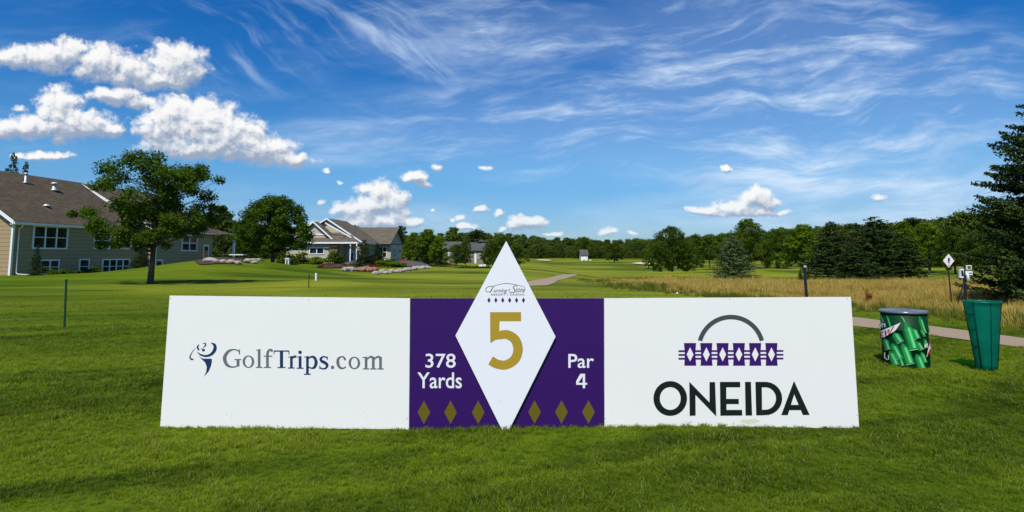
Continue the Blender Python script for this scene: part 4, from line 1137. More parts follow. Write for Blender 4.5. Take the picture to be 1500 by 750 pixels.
T('spruce_b', 52, 360, 49, 20, 'young_spruce', "thin upright conifer against the long wall near the corner downpipe")
T('spruce_a', 205, 367, 52, 28, 'young_spruce', "small cone-shaped conifer just left of the maple trunk")

def rock_mesh(seed):
    rs = random.Random(seed); b = MB(); seg, rings = 9, 6; vs = [(0, 0, -.4)]; ph = [rs.uniform(0, 6) for _ in range(6)]
    for i in range(1, rings):
        th = math.pi * i / rings
        for k in range(seg):
            a = 2 * math.pi * k / seg; r = .5 * (1 + .2 * math.sin(2 * a + ph[0]) + .15 * math.sin(3 * a + th * 2 + ph[1]) + rs.uniform(-.08, .08))
            vs.append((r * math.sin(th) * math.cos(a), r * math.sin(th) * math.sin(a), -.4 * math.cos(th) * (1 + rs.uniform(-.1, .1))))
    vs.append((0, 0, .4)); fs = [(0, 1 + (k + 1) % seg, 1 + k) for k in range(seg)]
    for i in range(rings - 2):
        for k in range(seg): fs.append((1 + i * seg + k, 1 + i * seg + (k + 1) % seg, 1 + (i + 1) * seg + (k + 1) % seg, 1 + (i + 1) * seg + k))
    n = len(vs) - 1; fs += [(n, n - seg + k, n - seg + (k + 1) % seg) for k in range(seg)]
    b.add(vs, fs); me = bpy.data.meshes.new("boulder"); me.from_pydata(b.v, [], b.f); me.update(); return me
RK = [rock_mesh(i) for i in range(4)]
for me in RK: me.materials.append(M['rock'])
RR = rock_mesh(9); RR.materials.append(M['rock_red'])
rng = random.Random(5)
def rock(px, py, s_, label, group, me=None):
    p = ground_hit(px, py); o = bpy.data.objects.new('boulder', me or rng.choice(RK)); COL.objects.link(o)
    o.location = (p.x, p.y, p.z + s_ * .22); o.scale = (s_ * rng.uniform(.9, 1.5), s_, s_ * rng.uniform(.7, 1.0)); o.rotation_euler = (0, 0, rng.uniform(0, 6)); tag(o, label, 'boulder', group)
for i in range(30):
    k = i / 29; px = 550 + 78 * k; py = 402.5 - 9.5 * k ** 1.3 + rng.uniform(-.5, .5)
    rock(px, py, rng.uniform(.28, .68), "pale boulder in the curved row edging the gravel bed", "boulders edging the gravel bed")
for px, py in ((505, 397.5), (510, 397), (515, 397.8)): rock(px, py, .7, "pale boulder in the short row before the second house", "short boulder row")
for px, py in ((530, 398), (536, 397), (542, 399), (546, 398)): rock(px, py, .8, "reddish boulder left of the pale boulder row", "reddish boulders", RR)
for i in range(7):
    px = 306 + i * 11 + rng.uniform(-2, 2)
    p = ground_hit(px, 386.5 + rng.uniform(-.8, .8)); o = bpy.data.objects.new('boulder', rng.choice(RK)); COL.objects.link(o); s_ = rng.uniform(.4, .8)
    o.location = (p.x, p.y, p.z + s_ * .25); o.scale = (s_ * 1.3, s_, s_ * .8); o.rotation_euler = (0, 0, i); tag(o, "pale boulder on the bed between the long house and dome tree", 'boulder', "boulders behind the mound")

# ------------------------------------------------------------------ the tee sign
def solve_depth():
    lo, hi = 3.0, 9.0
    for _ in range(50):
        m = (lo + hi) / 2
        if proj(0, m, 0.0)[1] > 627.5: lo = m
        else: hi = m
    return lo
BD = solve_depth()
def bp(px, py, off=0.0):
    """point of the board's front plane (or off metres before it)"""
    q = at(px, py, BD); return Vector((q.x, BD - off, q.z))

sign = empty('tee_sign', (0, BD, 0), 0, "long white and purple hole sign with a tall white diamond plate in the middle", 'sign')
def pbuild(mb, name, mat, parent):
    base = Vector((0, BD, 0)); mb.v = [tuple(Vector(v) - base) for v in mb.v]
    return mb.build(name, mat, parent)

def panel(name, quad, mat, th=0.014):
    mb = MB(); P = [bp(*q) for q in quad]
    P[0].z = min(P[0].z, -0.01) if False else P[0].z
    mb.prism(P, (0, th, 0)); return pbuild(mb, name, mat, sign)
left = panel('side_panel', [(234.5, 626), (599, 629), (600.5, 437), (248.5, 433)], M['white'])
mid = panel('centre_panel', [(600, 629), (884.6, 629), (884.3, 437.2), (601.3, 437.2)], M['purple'])
right = panel('side_panel', [(885.6, 629), (1258.5, 627), (1246.5, 435), (885.2, 437)], M['white'])
left['label'] = "white panel with the golf travel lettering"; right['label'] = "white panel with the basket-like purple belt emblem"
for par, xs in ((left, (270, 430, 585)), (right, (900, 1060, 1235))):
    for x in xs:
        b = MB(); q = bp(x, 626); q2 = bp(x, 445); b.box((q.x - .02, BD + .016, 0), (q.x + .02, BD + .055, q2.z))
        b.prism([(q.x - .02, BD + .055, q2.z * .7), (q.x + .02, BD + .055, q2.z * .7), (q.x + .02, BD + .055, q2.z * .7 - .06), (q.x - .02, BD + .055, q2.z * .7 - .06)], (0, .02, 0))
        b.prism([(q.x - .018, BD + .076, q2.z * .7), (q.x - .018, BD + .076, q2.z * .7 - .05), (q.x - .018, BD + .60, -.02), (q.x - .018, BD + .66, -.02)], (.036, 0, 0))
        pbuild(b, 'brace', M['wood'], sign)

class Ink:
    """flat lettering laid on a panel; each stroke sits a hair prouder than the last"""
    def __init__(s, off=0.0012): s.mb = MB(); s.o = off; s.k = 0
    def poly(s, pts):
        s.k += 1; o = s.o + s.k * 0.00006; P = [bp(x, y, o) for x, y in pts]; Q = [p + Vector((0, .0008, 0)) for p in P]
        n = len(P); s.mb.add(P, [tuple(range(n))])
    def strip(s, A, B):
        s.k += 1; o = s.o + s.k * 0.00006
        for i in range(len(A) - 1): s.mb.face([bp(*A[i], o), bp(*A[i + 1], o), bp(*B[i + 1], o), bp(*B[i], o)])
    def stroke(s, pts, w, n=8):
        P = [np.array(p, float) for p in pts]; ww = list(w) if hasattr(w, '__len__') else [w] * len(P)
        Q = [2 * P[0] - P[1]] + P + [2 * P[-1] - P[-2]]; C = []; Wd = []
        for i in range(len(P) - 1):
            for k in range(n + (i == len(P) - 2)):
                t = k / n; a, b, c, d = Q[i:i + 4]
                C.append(.5 * ((2 * b) + (c - a) * t + (2 * a - 5 * b + 4 * c - d) * t * t + (-a + 3 * b - 3 * c + d) * t ** 3)); Wd.append(ww[i] * (1 - t) + ww[i + 1] * t)
        C = np.array(C); T_ = np.gradient(C, axis=0); T_ /= np.linalg.norm(T_, axis=1, keepdims=True) + 1e-9; Nn = np.stack([-T_[:, 1], T_[:, 0]], -1)
        h = np.array(Wd)[:, None] / 2; s.strip([tuple(q) for q in C + Nn * h], [tuple(q) for q in C - Nn * h])
    def ring(s, cx, cy, R0x, R0y, r1x, r1y, a0=0, a1=360, n=48, dx=0, dy=0):
        A = []; B = []
        for i in range(n + 1):
            a = R(a0 + (a1 - a0) * i / n); A.append((cx + R0x * math.cos(a), cy - R0y * math.sin(a))); B.append((cx + dx + r1x * math.cos(a), cy + dy - r1y * math.sin(a)))
        s.strip(A, B)
    def disc(s, cx, cy, r, ry=None, n=24): s.poly([(cx + r * math.cos(2 * math.pi * i / n), cy + (ry or r) * math.sin(2 * math.pi * i / n)) for i in range(n)])
    def done(s, name, mat, parent): return pbuild(s.mb, name, mat, parent)

class Crop(Ink):
    """same, authored in the coordinates of an enlarged detail: origin and scale"""
    def __init__(s, ox, oy, sc, off=0.0012): super().__init__(off); s.ox, s.oy, s.sc = ox, oy, sc
    def _t(s, p): return (s.ox + p[0] / s.sc, s.oy + p[1] / s.sc)
    def poly(s, pts): super().poly([s._t(p) for p in pts])
    def strip(s, A, B): super().strip([s._t(p) for p in A], [s._t(p) for p in B])

def dia(ink, cx, cy, w, h): ink.poly([(cx - w, cy), (cx, cy - h), (cx + w, cy), (cx, cy + h)])

# diamond plate
dm = MB(); off = 0.028
P = [bp(740, 629, off), bp(813.5, 492.5, off), bp(741.5, 353, off), bp(667.5, 491, off)]
P[0] = bp(735.5, 629, off); P5 = bp(745.5, 629, off)
dm.prism([P[0], P5, P[1], P[2], P[3]], (0, 0.010, 0))
dplate = pbuild(dm, 'diamond_plate', M['diamond'], sign)
for py in (460, 590):
    b = MB(); q = bp(741, py); b.box((q.x - .03, BD - .018, q.z - .02), (q.x + .03, BD, q.z + .02)); pbuild(b, 'spacer', M['wood'], sign)

# right panel: ONEIDA with arch and belt
s = Crop(880, 420, 3.41)
s.ring(347, 558, 84, 87, 52, 57)
s.poly([(444, 645), (442, 474), (543, 578), (543, 476), (571, 476), (577, 648), (473, 540), (474, 643)])
s.poly([(597, 644), (595, 475), (696, 475), (697, 502), (627, 502), (627, 560), (689, 560), (690, 586), (628, 586), (628, 615), (706, 615), (707, 643)])
s.poly([(720, 475), (750, 475), (756, 643), (723, 643)])
s.poly([(772, 475), (804, 475), (806, 642), (776, 642)])
A = [(804, 475), (822, 475)] + [(822 + 84 * math.sin(R(a)), 558 - 83 * math.cos(R(a))) for a in range(10, 171, 8)] + [(822, 641), (806, 642)]
B = [(804, 502), (822, 502)] + [(822 + 53 * math.sin(R(a)), 558 - 56 * math.cos(R(a))) for a in range(10, 171, 8)] + [(822, 614), (806, 614)]
s.strip(A, B)
s.poly([(965, 470), (966, 537), (934, 641), (901, 641)]); s.poly([(965, 470), (1043, 640), (1009, 640), (966, 537)])
s.poly([(949.7, 590), (988, 590), (999, 616), (941.7, 616)])
s.done('lettering', M['ink'], right)
s = Crop(880, 420, 3.41); s.ring(650, 311, 171, 171, 148.5, 148.5, 15, 165, 60); s.done('arch_emblem', M['slate'], right)
s = Crop(880, 420, 3.41)
for y in (317, 336, 355): s.poly([(388, y), (912, y - 1), (912, y + 8), (388, y + 9)])
for i in range(6):
    x = 416 + i * 81.3; s.poly([(x - 1, 281), (x + 60, 281), (x + 56, 338), (x + 61, 394), (x + 1, 394), (x + 4, 338)])
s.done('belt_emblem', M['belt'], right)
for i in range(6):
    s = Crop(880, 420, 3.41, 0.0022); dia(s, 446 + i * 81.3, 338, 17, 35); s.done('belt_diamond', M['white'], right)
s = Crop(880, 420, 3.41, 0.0006)
rs_ = random.Random(2); s.poly([(745 + 48 * math.cos(a / 14 * 6.283) * rs_.uniform(.7, 1.1), 672 + 15 * math.sin(a / 14 * 6.283) * rs_.uniform(.6, 1.1)) for a in range(14)])
s.done('stain', M['stain'], right)

# left panel: GolfTrips.com and the swinging figure
def serif_text():
    g = Crop(220, 420, 3.41); t = Crop(220, 420, 3.41)
    def serif(k, x, y, w, h=5): k.poly([(x - w / 2, y - h), (x + w / 2, y - h), (x + w / 2, y), (x - w / 2, y)])
    # G
    g.stroke([(447, 334), (440, 320), (418, 313.5), (392, 322), (375, 345), (373, 366), (384, 390), (408, 401), (432, 397), (444, 389)], [5, 6, 6, 13, 17, 18, 15, 7, 6, 7], 7)
    g.poly([(443, 312), (448, 312), (449, 338), (444, 338)]); g.poly([(432, 362), (446, 362), (446, 397), (432, 399)]); serif(g, 438, 366, 34, 5)
    # o
    def o(k, cx, cy): k.ring(cx, cy, 29, 31, 17, 26)
    o(g, 491, 374)
    g.poly([(538, 314), (551, 310), (551, 403), (538, 403)]); g.poly([(529, 316), (538, 313), (538, 318), (529, 319)]); serif(g, 544.5, 405, 33)
    g.stroke([(611, 318), (600, 313), (590, 322), (586, 340), (586, 403)], [8, 7, 11, 13, 13], 6); serif(g, 589, 349, 42, 5); serif(g, 586, 405, 35)
    g.disc(607, 319, 6)
    # Trips
    t.poly([(648, 319), (664, 319), (664, 402), (648, 402)]); serif(t, 656, 406, 40); serif(t, 656, 324, 78, 6)
    t.poly([(617, 319), (622, 319), (620, 338), (617, 338)]); t.poly([(690, 319), (695, 319), (696, 338), (692, 338)])
    t.poly([(699, 348), (712, 345), (712, 404), (699, 404)]); serif(t, 705, 408, 33); t.poly([(690, 350), (699, 347), (699, 351), (690, 353)])
    t.stroke([(711, 358), (719, 349), (730, 349)], [6, 10, 12], 5)
    t.poly([(742, 348), (756, 345), (756, 405), (742, 405)]); serif(t, 749, 409, 34); t.poly([(733, 350), (742, 347), (742, 351), (733, 353)]); t.disc(749, 327, 8.5)
    t.poly([(779, 348), (792, 345), (792, 434), (779, 434)]); serif(t, 785.5, 439, 34); t.poly([(769, 350), (779, 347), (779, 351), (769, 353)])
    t.stroke([(790, 358), (803, 350), (820, 353), (829, 377), (821, 401), (805, 406), (790, 400)], [6, 8, 13, 16, 13, 6, 6], 7)
    t.stroke([(884, 358), (876, 350), (862, 350), (852, 360), (857, 371), (873, 379), (884, 391), (877, 406), (860, 409), (847, 402)], [5, 6, 7, 12, 14, 15, 14, 8, 6, 6], 7)
    t.poly([(882, 348), (887, 348), (887, 364), (883, 364)]); t.poly([(845, 394), (849, 394), (850, 411), (846, 411)])
    # .com
    g.disc(911, 402, 8.5)
    g.stroke([(974, 362), (966, 351), (952, 350), (939, 362), (938, 384), (947, 402), (963, 407), (978, 399)], [9, 8, 6, 13, 15, 12, 7, 5], 7); g.disc(972, 361, 6)
    o(g, 1020, 380)
    for x in (1072, 1108, 1144): g.poly([(x, 350), (x + 13, 349), (x + 13, 408), (x, 408)]); serif(g, x + 6.5, 412, 31)
    g.poly([(1060, 352), (1072, 349), (1072, 353), (1060, 355)])
    g.stroke([(1084, 361), (1096, 351), (1108, 350), (1114.5, 364)], [5, 8, 10, 12], 5); g.stroke([(1120, 361), (1132, 351), (1144, 350), (1150.5, 364)], [5, 8, 10, 12], 5)
    g.done('lettering', M['grey_ink'], left); t.done('lettering', M['navy'], left)
    s = Crop(265, 490, 9.09)
    s.stroke([(195, 182), (150, 235), (122, 295), (130, 322), (150, 330), (168, 326)], [3, 9, 16, 20, 22, 14])
    s.poly([(232, 283), (262, 305), (300, 321), (412, 322), (412, 370), (400, 420), (370, 490), (308, 560), (338, 495), (345, 430), (325, 375), (280, 330)])
    s.stroke([(218, 230), (262, 268), (335, 285), (405, 262), (452, 200), (448, 140), (398, 108)], [6, 22, 28, 36, 46, 40, 4])
    s.stroke([(245, 130), (222, 165), (240, 208)], [4, 24, 22]); s.disc(300, 207, 21, 18); s.stroke([(290, 118), (325, 118), (326, 145), (298, 178)], [5, 16, 18, 4])
    s.stroke([(268, 188), (285, 184)], [5, 5]); s.done('golfer_emblem', M['navy'], left)
serif_text()

# centre: olive diamonds, 378 Yards, Par 4
for x in (621, 660, 700.5, 783, 822.5, 862):
    s = Ink(0.001); dia(s, x, 604 if x < 740 else 603.5, 9.3, 17.2); s.done('diamond_mark', M['olive'], mid)

def text_mesh(txt, x0, y0, x1, y1, name, mat, parent, off=0.0012, bold=0.0, shear=0.0, spacing=1.0):
    """built-in font outline fitted to a box of the board"""
    cu = bpy.data.curves.new(name, 'FONT'); cu.body = txt; cu.offset = bold; cu.shear = shear; cu.space_character = spacing; cu.resolution_u = 6
    ob = bpy.data.objects.new(name, cu); me = bpy.data.meshes.new_from_object(ob)
    V = np.array([v.co[:] for v in me.vertices]); a = V.min(0); b = V.max(0)
    for v in me.vertices:
        px = x0 + (v.co.x - a[0]) / (b[0] - a[0]) * (x1 - x0); py = y1 - (v.co.y - a[1]) / (b[1] - a[1]) * (y1 - y0)
        q = bp(px, py, off); v.co = (q.x, q.y - BD, q.z)
    me.materials.clear(); me.materials.append(mat)
    for p_ in me.polygons: p_.material_index = 0
    o = bpy.data.objects.new(name, me); COL.objects.link(o); o.parent = parent
    bpy.data.objects.remove(ob); return o
text_mesh("378", 623.2, 518, 667.5, 538.8, 'lettering', M['white_ink'], mid, bold=0.009)
text_mesh("Yards", 611.5, 545.5, 676.5, 568.8, 'lettering', M['white_ink'], mid, bold=0.009)
text_mesh("Par", 832.5, 518.5, 870, 539, 'lettering', M['white_ink'], mid, bold=0.009)
s = Ink(0.0012)
s.poly([(853.6, 547.5), (857.0, 547.5), (857.0, 568.6), (853.6, 568.6)]); s.poly([(850.0, 547.5), (853.6, 547.5), (853.6, 551.0), (847.2, 560.8), (844.0, 560.8), (844.0, 558.2)])
s.poly([(844.0, 560.8), (853.6, 560.8), (853.6, 563.6), (844.0, 563.6)]); s.poly([(857.0, 560.8), (860.0, 560.8), (860.0, 563.6), (857.0, 563.6)])
s.done('lettering', M['white_ink'], mid)
# big 5
s = Crop(590, 340, 2.5, off + 0.0008)
s.poly([(320, 292), (433, 292), (433, 325), (355, 325), (353, 376), (342, 392), (321, 405)])
s.stroke([(338, 386), (354, 377), (382, 374), (411, 392), (422, 428), (410, 464), (378, 484), (346, 481), (322, 468)], [16, 30, 33, 34, 35, 34, 33, 33, 34], 8)
s.done('number', M['gold'], dplate)
# resort mark
for i in range(6):
    s = Crop(690, 350, 6.82, off + 0.0008); dia(s, 180 + i * 68.6, 610, 16, 28); s.done('diamond_mark', M['belt'], dplate)
s = Crop(690, 350, 6.82, off + 0.0008)
s.stroke([(218, 472), (270, 456), (350, 444), (430, 452), (500, 470), (542, 484)], [3, 4, 5, 5, 4, 3])
s.stroke([(235, 478), (200, 470), (165, 480), (148, 505), (158, 528), (175, 522)], [6, 5, 5, 6, 5, 4])
s.stroke([(215, 480), (205, 510), (190, 530), (176, 524)], [9, 9, 8, 4])
s.stroke([(465, 474), (440, 466), (422, 480), (432, 500), (440, 518), (420, 534), (390, 530), (378, 510), (392, 498)], [5, 6, 8, 9, 9, 7, 5, 5, 4])
s.done('script_mark', M['slate'], dplate)
text_mesh("urning", 690 + 226 / 6.82, 350 + 494 / 6.82, 690 + 366 / 6.82, 350 + 545 / 6.82, 'lettering', M['slate'], dplate, off + .001, 0, 0.45)
text_mesh("tone", 690 + 448 / 6.82, 350 + 488 / 6.82, 690 + 540 / 6.82, 350 + 532 / 6.82, 'lettering', M['slate'], dplate, off + .001, 0, 0.45)
text_mesh("RESORT | CASINO", 690 + 200 / 6.82, 350 + 545 / 6.82, 690 + 532 / 6.82, 350 + 568 / 6.82, 'lettering', M['slate'], dplate, off + .001, 0.01, 0, 1.15)
# screws
for (x, y, par, o_) in ((452, 438.5, left, 0), (250, 437, left, 0), (236.5, 615, left, 0), (1069, 438.5, right, 0), (1241, 437.5, right, 0), (1255, 608, right, 0), (886.8, 613, right, 0), (888, 618, right, 0), (597, 613, left, 0), (732.5, 587, dplate, off)):
    s = Ink(o_ + .0012); s.disc(x, y, .55, n=10); s.done('screw', M['ink'], par)
s = Ink(.0010)
for i in range(26):
    x = rng.choice((rng.uniform(330, 350), rng.uniform(510, 595), rng.uniform(1000, 1020), rng.uniform(240, 1250))); y = rng.uniform(600, 622) if i % 3 else rng.uniform(606, 612)
    if 601 < x < 885: continue
    s.disc(x, y, rng.uniform(.2, .45), n=6)
s.done('mud_specks', M['mulch'], left)

# ------------------------------------------------------------------ bins
def trash_barrel():
    p = ground_hit(1328, 539); D = p.y; c = Vector((p.x, p.y, p.z)); Rb = 0.268 * D / 8.15; H = at(1329, 455, D).z - p.z
    root = empty('trash_barrel', c, 0, "squat round trash barrel wrapped in green bottle artwork beside the cart path", 'trash barrel')
    b = MB(); b.lathe([(Rb * .96, -.02), (Rb, .02), (Rb, H * .33), (Rb + .004, H * .335), (Rb + .004, H * .345), (Rb, H * .35), (Rb, H * .66), (Rb + .004, H * .665), (Rb + .004, H * .675), (Rb, H * .68), (Rb, H - .02)], 64)
    body = b.build('barrel_body', M['barrel'], root, False)
    for q in body.data.polygons: q.use_smooth = len(q.vertices) == 4
    l = MB(); l.lathe([(Rb - .005, H - .03), (Rb + .014, H - .03), (Rb + .018, H - .015), (Rb + .016, H + .004), (Rb - .01, H + .010), (Rb - .03, H + .006), (.12, H + .028), (.10, H + .012), (.02, H + .012)], 64)
    lid = l.build('lid', M['lid'], root); 
    for q in lid.data.polygons: q.use_smooth = len(q.vertices) == 4
    az0 = math.atan2(-c.y, -c.x)        # towards the camera
    # artwork: sheet coordinates from an enlarged detail of the wrap (x 115..550, y 150..650)
    cnt = [0]
    def cyl(x, y, o):
        t = (y - 158) / (640 - 158); xl = 112 + 22 * t; xr = 528 + 24 * t
        sft = max(-1.35, min(1.35, (x - (xl + xr) / 2) / ((xr - xl) / 2)))
        a = math.asin(max(-1, min(1, sft))) if abs(sft) <= .97 else math.copysign(1.326 + (abs(sft) - .97) * 1.2, sft)
        bow = 10 * math.cos(a) * (1 if y > 300 else 0.6)
        z = H * (1 - (y - bow - 140) / (655 - 150)); a2 = az0 + a
        rr = Rb + .0045 + o
        return (rr * math.cos(a2), rr * math.sin(a2), max(.01, min(H - .035, z)))
    def art(polys, name, mat):
        mb = MB()
        for poly in polys:
            cnt[0] += 1; o = cnt[0] * .00012; n = len(poly)
            if n == 4:
                P_ = [np.array(q, float) for q in poly]; m = 8; g_ = []
                for i in range(m + 1):
                    u = i / m; e0 = P_[0] * (1 - u) + P_[3] * u; e1 = P_[1] * (1 - u) + P_[2] * u
                    g_.append([cyl(*(e0 * (1 - v / m) + e1 * v / m), o) for v in range(m + 1)])
                for i in range(m):
                    for j in range(m): mb.face([g_[i][j], g_[i][j + 1], g_[i + 1][j + 1], g_[i + 1][j]])
            else:
                cx = sum(q[0] for q in poly) / n; cy = sum(q[1] for q in poly) / n
                for i in range(n):
                    a_, b_ = poly[i], poly[(i + 1) % n]; mb.face([cyl(cx, cy, o), cyl(*a_, o), cyl(*b_, o)])
        return mb.build(name, mat, body)
    # each bottle: neck tip, shoulder, base along an axis
    bots = [(300, 180, 330, 235, 14), (450, 178, 492, 330, 24), (125, 180, 150, 250, 12), (180, 180, 212, 290, 14), (460, 300, 490, 360, 14),
            (335, 230, 400, 480, 46), (395, 290, 430, 380, 34), (240, 340, 292, 425, 40), (160, 400, 190, 500, 34), (225, 440, 285, 570, 38),
            (310, 430, 370, 610, 42), (205, 510, 255, 630, 38), (425, 520, 470, 650, 36), (465, 500, 490, 590, 24), (430, 410, 465, 480, 26),
            (490, 380, 505, 460, 18), (290, 560, 310, 630, 18), (525, 270, 535, 330, 12), (540, 540, 545, 620, 10)]
    deep, main, lightp, glint = [], [], [], []
    for (x0, y0, x1, y1, w) in bots:
        d = np.array([x1 - x0, y1 - y0], float); L = np.linalg.norm(d); d /= L; nn = np.array([-d[1], d[0]]) * -1
        S0 = np.array([x0, y0], float)
        def pt(k, s_): return tuple(S0 + d * L * k + nn * s_ * w)
        deep.append([pt(.28, -.95), pt(.28, .95), pt(1.04, 1.0), pt(1.04, -1.0)])
        deep.append([pt(0, -.22), pt(0, .22), pt(.28, .95), pt(.28, -.95)])
        main.append([pt(.26, -.55), pt(.26, .80), pt(.98, .85), pt(.98, -.6)]); main.append([pt(.02, -.15), pt(.02, .18), pt(.26, .80), pt(.26, -.55)])
        lightp.append([pt(.24, -.05), pt(.24, .55), pt(.97, .62), pt(.97, -.05)])
        glint.append([pt(.20, .18), pt(.20, .30), pt(.95, .40), pt(.95, .20)])
        glint.append([pt(1.0, -.75), pt(1.0, .85), pt(1.02, .85), pt(1.02, -.75)])
    art(deep, 'bottle_artwork', M['bottle_b']); art(main, 'bottle_artwork', M['bottle_a']); art(lightp, 'bottle_artwork', M['bottle_m']); art(glint, 'bottle_artwork', M['bottle_c'])
    # badge with red lettering
    art([[(118, 345), (300, 240), (255, 320), (118, 425)], [(545, 370), (530, 400), (500, 545), (548, 490)]], 'badge', M['white_ink'])
    art([[(121, 352), (285, 255), (246, 312), (121, 412)]], 'badge_field', M['white_ink'])
    art([[(126, 352), (140, 346), (140, 408), (126, 414)], [(140, 346), (156, 338), (156, 348), (140, 356)], [(140, 376), (153, 368), (153, 377), (140, 386)], [(140, 399), (158, 385), (158, 394), (140, 408)],
         [(166, 330), (180, 322), (184, 372), (174, 380)], [(184, 352), (196, 316), (204, 314), (178, 378)], [(200, 318), (210, 312), (208, 358), (200, 362)], [(204, 360), (236, 280), (250, 276), (210, 358)],
         [(522, 400), (530, 384), (544, 398), (530, 470)], [(506, 520), (530, 470), (545, 486), (508, 538)]], 'badge_lettering', M['red_ink'])
    art([[(122, 270), (130, 266), (132, 306), (124, 308)], [(130, 266), (140, 262), (142, 302), (136, 304)], [(146, 256), (152, 254), (154, 300), (148, 302)], [(142, 270), (160, 264), (160, 270), (142, 276)], [(160, 262), (174, 258), (176, 292), (170, 294)],
         [(164, 530), (172, 530), (172, 580), (164, 580)], [(164, 580), (190, 598), (190, 590), (172, 575)], [(196, 552), (202, 550), (202, 590), (196, 590)],
         [(484, 440), (492, 420), (496, 450), (488, 468)], [(498, 430), (512, 420), (506, 462), (500, 452)]], 'small_lettering', M['white_ink'])
trash_barrel()

def mesh_bin():
    p = ground_hit(1446, 545); D = p.y; H = at(1445, 442, D).z - p.z
    root = empty('litter_bin', p, 0, "tapered see-through green litter bin standing on the lawn near the right edge", 'litter bin')
    r0, r1 = .120, .222; seg = 8; n = 9; rsr = random.Random(4); V = []; Fs = []
    for i in range(n + 1):
        k = i / n; r = r0 + (r1 - r0) * k
        for a in range(seg * 4):
            t = 2 * math.pi * a / (seg * 4); flat = math.cos(math.pi / seg) / math.cos(((t + .2) % (2 * math.pi / seg)) - math.pi / seg)
            rr = r * (.35 + .65 * flat) * (1 + rsr.uniform(-.012, .012)); V.append((rr * math.cos(t), rr * math.sin(t), H * k))
    m = seg * 4
    for i in range(n):
        for a in range(m): Fs.append((i * m + a, i * m + (a + 1) % m, (i + 1) * m + (a + 1) % m, (i + 1) * m + a))
    Fs.append(tuple(range(m))[::-1])
    b = MB(); b.add(V, Fs); b.build('bin_shell', M['bag'], root, True)
    b = MB(); b.tube([(r1 * 1.03 * math.cos(t), r1 * 1.03 * math.sin(t), H) for t in np.linspace(0, 2 * math.pi, 41)], .011, 8); b.build('rim', M['bag'], root, True)
    az0 = math.atan2(-p.y, -p.x)
    for da in (-.5, .45, 1.5, 2.6, 3.7, 4.7):
        b = MB(); a = az0 + da; b.tube([(r0 * .97 * math.cos(a), r0 * .97 * math.sin(a), .01), (r1 * .975 * math.cos(a), r1 * .975 * math.sin(a), H - .01)], .007, 6); b.build('rib', M['rib'], root, True)
    for z in (.36, .60, .82):
        k = z; b = MB(); rr = (r0 + (r1 - r0) * k) * .985
        b.tube([(rr * math.cos(az0 + t), rr * math.sin(az0 + t), H * k + .01 * math.sin(9 * t)) for t in np.linspace(-1.4, -.5, 10)], .005, 6); b.build('strap', M['rib'], root, True)
    for dx, h, tl in ((-.04, .16, .2), (.045, .20, -.3)):
        q = empty('plastic_bottle', (p.x + dx, p.y - .03, p.z + .012), 0, "crumpled %s blue-green plastic bottle at the bottom of the green bin" % ("shorter left" if dx < 0 else "taller right"), 'bottle')
        q.rotation_euler = (0, tl * .4, .3); b = MB(); b.lathe([(.03, 0), (.038, .02), (.034, h * .3), (.039, h * .5), (.033, h * .65), (.026, h * .8), (.012, h * .92), (.012, h)], 14); b.build('bottle_body', M['bottle_blue'], q, False)
        b = MB(); b.lathe([(.014, h), (.014, h + .015)], 12); b.build('cap', M['white_ink'], q)
mesh_bin()

# ------------------------------------------------------------------ posts, markers
def stake(px_b, py_b, top_py, r, mat, name, label, cat, lean_px=0, cap=None, depth=None):
    p = ground_hit(px_b, py_b) if depth is None else on_ground(px_b, depth)
    t = at(px_b + lean_px, top_py, p.y); root = empty(name, p, 0, label, cat)
    h = t.z - p.z; b = MB(); b.tube([(0, 0, -.1), (t.x - p.x, 0, h - .01), (t.x - p.x, 0, h)], [r, r, r * .8], 12); b.build('post', mat, root)
    if cap:
        b = MB(); b.tube([(t.x - p.x, 0, h - .02), (t.x - p.x, 0, h + .03)], r * 1.15, 12); b.build('cap', cap, root)
    return root, t
stake(94.5, 482, 411, .022, M['green_post'], 'garden_stake', "slim dark green stake standing alone on the left lawn", 'stake', 2.5, M['green_post'])
stake(452, 423, 401.5, .022, M['black_metal'], 'garden_stake', "thin dark stake on the low rise left of centre", 'stake', 1)
stake(463, 413, 400, .05, M['white_ink'], 'marker_post', "short white marker post beside the thin dark stake", 'marker post')
root, t_ = stake(1184, 470, 386, .036, M['black_metal'], 'rope_post', "leaning black post rising behind the right white panel", 'post', -6)
b = MB(); b.box((-.03, -.05, 0), (.03, -.01, .05)); q = b.build('clip', M['vent'], root); q.location = (t_.x - root.location.x, 0, t_.z - root.location.z - .10)

# thin light pole
p = on_ground(613, 88); root = empty('light_pole', p, 0, "thin grey light pole among the bright trees left of centre", 'light pole')
h = at(613, 353, 88).z - p.z; b = MB(); b.tube([(0, 0, -.2), (0, 0, h)], [.13, .09], 10); b.build('pole', M['grey_pole'], root)
b = MB(); b.box((-.2, -.15, h * .48), (-.08, .15, h * .56)); b.box((.08, -.1, h * .33), (.2, .1, h * .40)); b.build('junction_box', M['grey_pole'], root)
b = MB(); b.lathe([(.16, h), (.18, h + .2), (.1, h + .32)], 10); b.build('lamp_head', M['grey_pole'], root)

